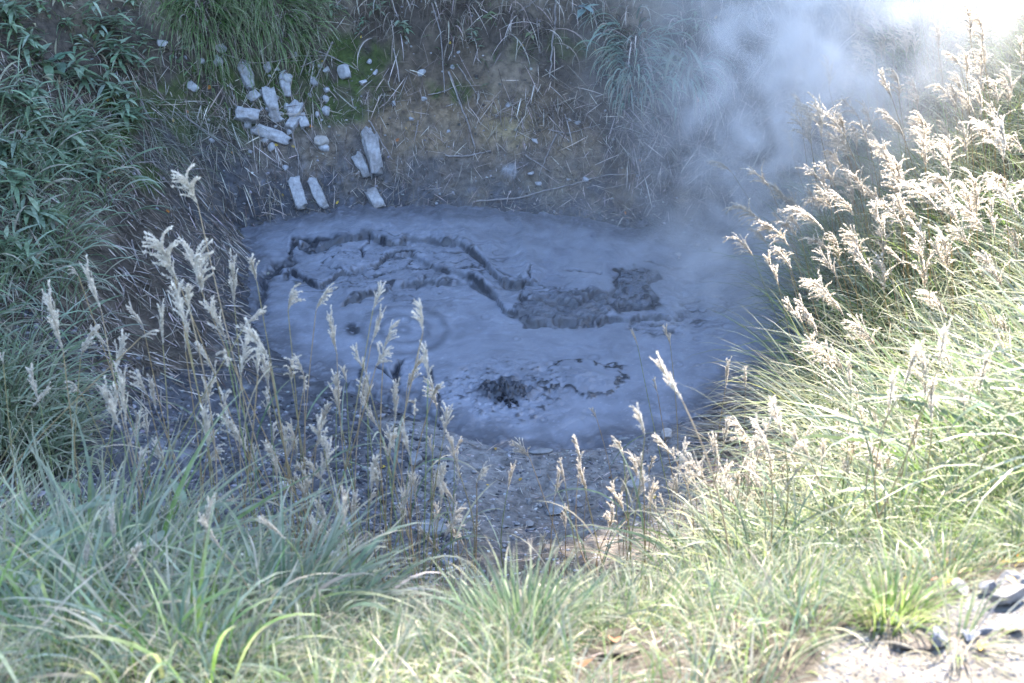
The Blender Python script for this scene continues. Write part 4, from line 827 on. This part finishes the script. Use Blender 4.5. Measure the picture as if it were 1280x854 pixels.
for i, (px, py) in enumerate([(10, 140), (50, 165), (15, 200), (100, 105), (150, 75), (140, 120), (120, 175), (60, 205), (110, 220), (20, 250), (165, 150), (30, 60), (10, 20), (130, 40), (60, 290), (20, 330), (-40, 120), (-60, 220), (50, 130), (85, 190)]):
    leafy(hit(px, py), .26, 4, 11, (.12, .24), (.028, .05), LG, 'narrow-leaved green herb crowding the left bank', 'narrow-leaved herbs on the left bank', name='herb', lean=(.1, -.5))
for i, (px, py) in enumerate([(180, 95), (190, 60), (160, 10), (230, 5), (420, 20), (470, 10), (590, 60), (500, 40), (60, 10), (100, 60), (870, 20), (880, 50)]):
    leafy(hit(px, py), .18, 2, 8, (.07, .12), (.026, .04), LG, 'small green weed sprig growing on the upper bank', 'weed sprigs on the upper bank', name='herb', lean=(0, -.6))
def ground_xy(x_, y_): return (x_, y_, Hs(x_, y_))
for i, (x_, y_) in enumerate([(-1.55, 3.6), (-1.35, 3.9), (-1.75, 4.2), (-1.5, 3.2), (-1.1, 3.7), (-1.9, 3.7), (-1.2, 4.2)]):
    leafy(ground_xy(x_, y_), .38, 2, 6, (.12, .2), (.03, .05), [(.17, .25, .14), (.22, .3, .18), (.3, .36, .24)], 'bamboo-leaved plant in the left foreground grass', 'bamboo-leaved plants in the left foreground', name='bamboo_grass', lean=(.2, 0))

# fallen leaves
def fallen(px, py, s_, colr, label, group=None, P=None):
    C_ = hit(px, py) if P is None else P; n_ = normal(C_[0], C_[1], .1); C_[2] = Hs(C_[0], C_[1])+.008+s_*.08
    V, Q_ = leafV(s_, s_*.6, U(.3, .8), U(-.2, .4)); V[:, 0] -= s_/2; an = U(0, 6.28); Rm = frame_from(n_+rng.normal(0, .25, 3), np.array([math.cos(an), math.sin(an), .1])); V = V@Rm.T
    m_ = MB(); m_.add(V, Q_, colr); tag(obj('fallen_leaf', m_.mesh('fallen_leaf', M_LEAF), None, C_), label, 'fallen leaf', group)
OR = [(.55, .22, .05), (.5, .32, .08), (.65, .45, .08), (.4, .16, .06)]
for px, py, s_, c_, lb in [(735, 838, .07, (.5, .24, .12), 'large curled orange-brown leaf at the bottom edge'), (722, 806, .035, (.8, .5, .03), 'small bright yellow leaf above the curled one'), (768, 806, .06, (.5, .22, .12), 'reddish brown leaf right of the yellow one'),
  (1097, 731, .05, (.6, .22, .04), 'bright orange leaf on top of the earth clod'), (1226, 813, .03, (.85, .55, .02), 'bright yellow leaf between the path rocks'), (10, 838, .07, (.45, .3, .18), 'brown dead leaf at the lower left corner')]:
    fallen(px, py, s_, c_, lb)
for i in range(54):
    if i < 30: px, py = r3.uniform(120, 900), r3.uniform(20, 275); s_ = r3.uniform(.03, .06)
    elif i < 38: px, py = r3.uniform(320, 520), r3.uniform(262, 290); s_ = r3.uniform(.03, .05)
    else: px, py = r3.uniform(400, 900), r3.uniform(560, 690); s_ = r3.uniform(.025, .045)
    fallen(px, py, s_, OR[r3.integers(0, 4)], 'small orange or yellow fallen leaf on the bank soil', 'small autumn leaves on the banks')
for i in range(18):
    px, py = r3.uniform(1130, 1275), r3.uniform(690, 735); fallen(px, py, r3.uniform(.02, .04), OR[r3.integers(0, 4)], 'rusty leaf between sedge and path rocks', 'rusty leaves above the path rocks')

# ------------------------------------------------------------------ trees beyond the bank (their shade lies over the pool)
SUN_AZ, SUN_EL = R(20), R(44)      # azimuth measured from +y towards +x
def make_tree(name, seed, hgt, cr, label, cmin=.08, nleaf=42000):
    r_ = np.random.default_rng(seed); e = obj(name, None)
    tr = MB(); tube(tr, smoothpath([(0, 0, -.4), (.1, 0, hgt*.4), (0, .1, hgt*.9)], 14), np.linspace(.26, .05, 14), (.13, .10, .075), 9)
    for i in range(22):
        z0 = hgt*r_.uniform(max(.12, cmin), .85); az = r_.uniform(0, 6.28); L_ = cr*r_.uniform(.6, 1)*(1-.3*z0/hgt); tube(tr, smoothpath([(0, 0, z0), (math.cos(az)*L_*.5, math.sin(az)*L_*.5, z0+L_*.3), (math.cos(az)*L_, math.sin(az)*L_, z0+L_*.35)], 8), np.linspace(.07, .015, 8), (.13, .10, .075), 5)
    obj('trunk', tr.mesh('trunk', M_WOOD), e)
    nc = 90; cz = hgt*r_.uniform(cmin, 1.0, nc); az = r_.uniform(0, 6.28, nc); rr = cr*np.sqrt(r_.random(nc))*np.sin(np.clip(cz/hgt, .12, 1)*np.pi*.86+.25)**.5; C_ = np.stack([np.cos(az)*rr, np.sin(az)*rr, cz], 1)
    n_ = nleaf; P_ = C_[r_.integers(0, nc, n_)]+r_.normal(0, .48, (n_, 3)); D_ = r_.normal(size=(n_, 3)); D_ /= np.linalg.norm(D_, axis=1)[:, None]; S_ = np.cross(D_, r_.normal(size=(n_, 3))); S_ /= np.linalg.norm(S_, axis=1)[:, None]
    l_ = r_.uniform(.15, .25, n_)[:, None]; V = np.stack([P_, P_+D_*l_*.5-S_*l_*.32, P_+D_*l_, P_+D_*l_*.5+S_*l_*.32], 1).reshape(-1, 3)
    k_ = np.arange(n_)[:, None]*4+np.array([[0, 1, 2, 3]]); c_ = np.repeat(mixcol([(.06, .11, .03), (.09, .13, .035), (.13, .13, .04)], n_), 4, 0)
    obj('crown', mesh('crown', V, k_, M_LEAF, False, c_), e); return tag(e, label, 'tree', 'trees beyond the back bank')
T0 = make_tree('broadleaf_tree', 5, 15.5, 2.6, 'green leafy tree standing beyond the back bank')
tp = [(2.3, 18.2, .9, 0), (1.9, 20.6, .9, 1.5), (-.9, 18.6, .95, 2), (-4.6, 18.0, 1.0, 4), (-8.2, 17.6, 1.05, 1), (1.0, 21.5, 1.15, 3), (-3.2, 21.4, 1.1, 5), (-11.5, 16.5, 1., 2.5), (-6.8, 21.5, 1.15, .5)]
for i, (x_, y_, s_, rz) in enumerate(tp):
    if i == 0: o = T0
    else:
        o = T0.copy(); COL.objects.link(o)
        for ch in T0.children: c2 = ch.copy(); COL.objects.link(c2); c2.parent = o
    o.location = (x_, y_, Hs(x_, y_)); o.rotation_euler = (0, 0, rz); o.scale = (s_, s_, s_)

T1 = make_tree('added_tall_tree', 9, 18.5, 2.6, 'unseen high-crowned tree added behind the others to shade the foreground', .66, 12000); T1.location = (4.1, 21.6, Hs(4.1, 21.6))  # added out of view, crown kept high to shade the left foreground
T2 = make_tree('added_shrub_tree', 12, 3.8, 1.1, 'unseen low leafy tree added to shade the right end of the pool', .02, 16000); T2.location = (4.1, 17.6, Hs(4.1, 17.6))  # added out of view to keep low sun patches off the mud
# ------------------------------------------------------------------ steam
def steam():
    m, nt, N, Lk = newmat('steam')
    tc = N.new('ShaderNodeTexCoord'); g = N.new('ShaderNodeSeparateXYZ'); Lk.new(tc.outputs['Object'], g.inputs[0])
    def M(op, a_, b_=None, c_=None, cl=False):
        n_ = N.new('ShaderNodeMath'); n_.operation = op; n_.use_clamp = cl
        for i, q in enumerate((a_, b_, c_)):
            if q is None: continue
            if isinstance(q, (int, float)): n_.inputs[i].default_value = q
            else: Lk.new(q, n_.inputs[i])
        return n_.outputs[0]
    X, Y, Z = g.outputs
    nz = N.new('ShaderNodeTexNoise'); nz.inputs['Scale'].default_value = 1.7; nz.inputs['Detail'].default_value = 6; nz.inputs['Distortion'].default_value = 1.2; Lk.new(tc.outputs['Object'], nz.inputs['Vector'])
    fac = M('MULTIPLY', M('SUBTRACT', nz.outputs['Fac'], .42, cl=True), 6.0)
    zz = M('MAXIMUM', Z, 0)
    # plume: centre drifts right and away as it rises, radius grows
    cx = M('ADD', 1.85, M('MULTIPLY', zz, .42)); cy = M('ADD', 11.1, M('MULTIPLY', zz, .6)); rad = M('ADD', .55, M('MULTIPLY', zz, .27))
    dx = M('DIVIDE', M('SUBTRACT', X, cx), rad); dy = M('DIVIDE', M('SUBTRACT', Y, cy), M('MULTIPLY', rad, 1.1))
    r2_ = M('ADD', M('MULTIPLY', dx, dx), M('MULTIPLY', dy, dy)); pl = M('EXPONENT', M('MULTIPLY', r2_, -1.0))
    # thin layer lying over the mud
    ex = M('DIVIDE', M('SUBTRACT', X, .9), 2.0); ey = M('DIVIDE', M('SUBTRACT', Y, 11.3), 1.7); lay_ = M('EXPONENT', M('MULTIPLY', M('ADD', M('MULTIPLY', ex, ex), M('MULTIPLY', ey, ey)), -1.0))
    lay_ = M('MULTIPLY', lay_, M('EXPONENT', M('MULTIPLY', zz, -1.6)))
    veil = M('EXPONENT', M('MULTIPLY', r2_, -.4)); den = M('ADD', M('ADD', M('MULTIPLY', pl, STEAM_P), M('MULTIPLY', veil, .05)), M('MULTIPLY', lay_, STEAM_L)); den = M('MULTIPLY', den, fac)
    # fade to nothing before the walls of the volume
    pv = N.new('ShaderNodeVolumePrincipled'); pv.inputs['Color'].default_value = (.995, .995, 1, 1); pv.inputs['Anisotropy'].default_value = .25; Lk.new(den, pv.inputs['Density'])
    o = N.new('ShaderNodeOutputMaterial'); Lk.new(pv.outputs[0], o.inputs['Volume']); return m
STEAM_P, STEAM_L = 1.5, .28
bm = bmesh.new(); bmesh.ops.create_cube(bm, size=1); me = bpy.data.meshes.new('steam'); 
for v_ in bm.verts: v_.co = ((v_.co.x+.5)*8.6-2.9, (v_.co.y+.5)*6.2+8.4, (v_.co.z+.5)*4.6-.1)
bm.to_mesh(me); bm.free(); me.materials.append(steam()); tag(obj('steam', me), 'white steam rising from the right end of the mud', 'steam', kind='stuff')

# ------------------------------------------------------------------ light, sky, camera
Wd = bpy.data.worlds.new('World'); S.world = Wd; Wd.use_nodes = True; nt = Wd.node_tree
sky = nt.nodes.new('ShaderNodeTexSky'); sky.sky_type = 'NISHITA'; sky.sun_disc = False; sky.sun_elevation = SUN_EL; sky.sun_rotation = SUN_AZ; sky.air_density = 1.0; sky.dust_density = .6; sky.altitude = 800
bgn = nt.nodes['Background']; nt.links.new(sky.outputs[0], bgn.inputs[0]); bgn.inputs[1].default_value = .15
sl = bpy.data.lights.new('sun', 'SUN'); sl.energy = 3.5; sl.angle = R(.53); sl.color = (1, .94, .86); so = bpy.data.objects.new('sun', sl); COL.objects.link(so)
sd = Vector((math.sin(SUN_AZ)*math.cos(SUN_EL), math.cos(SUN_AZ)*math.cos(SUN_EL), math.sin(SUN_EL))); so.rotation_euler = sd.to_track_quat('Z', 'Y').to_euler(); so.location = (0, 0, 30)
cd = bpy.data.cameras.new('camera'); co = bpy.data.objects.new('camera', cd); COL.objects.link(co); co.location = CAM.tolist(); co.rotation_euler = (math.pi/2-PITCH, 0, 0)
cd.lens = 50; cd.sensor_width = 36; cd.clip_end = 2000; cd.dof.use_dof = True; cd.dof.focus_distance = 11.5; cd.dof.aperture_fstop = 5.6
S.camera = co
S.view_settings.view_transform = 'Standard'; S.view_settings.look = 'None'; S.view_settings.gamma = 1; S.view_settings.exposure = 3.08
S.view_settings.use_white_balance = True; S.view_settings.white_balance_temperature = 6700; S.view_settings.white_balance_tint = 12
S.render.engine = 'CYCLES'; c = S.cycles; c.max_bounces = 8; c.diffuse_bounces = 3; c.glossy_bounces = 2; c.transmission_bounces = 3; c.transparent_max_bounces = 6; c.volume_bounces = 5; c.volume_step_rate = 2.0; c.volume_max_steps = 128
c.use_denoising = True; c.sample_clamp_indirect = 6; c.use_adaptive_sampling = True
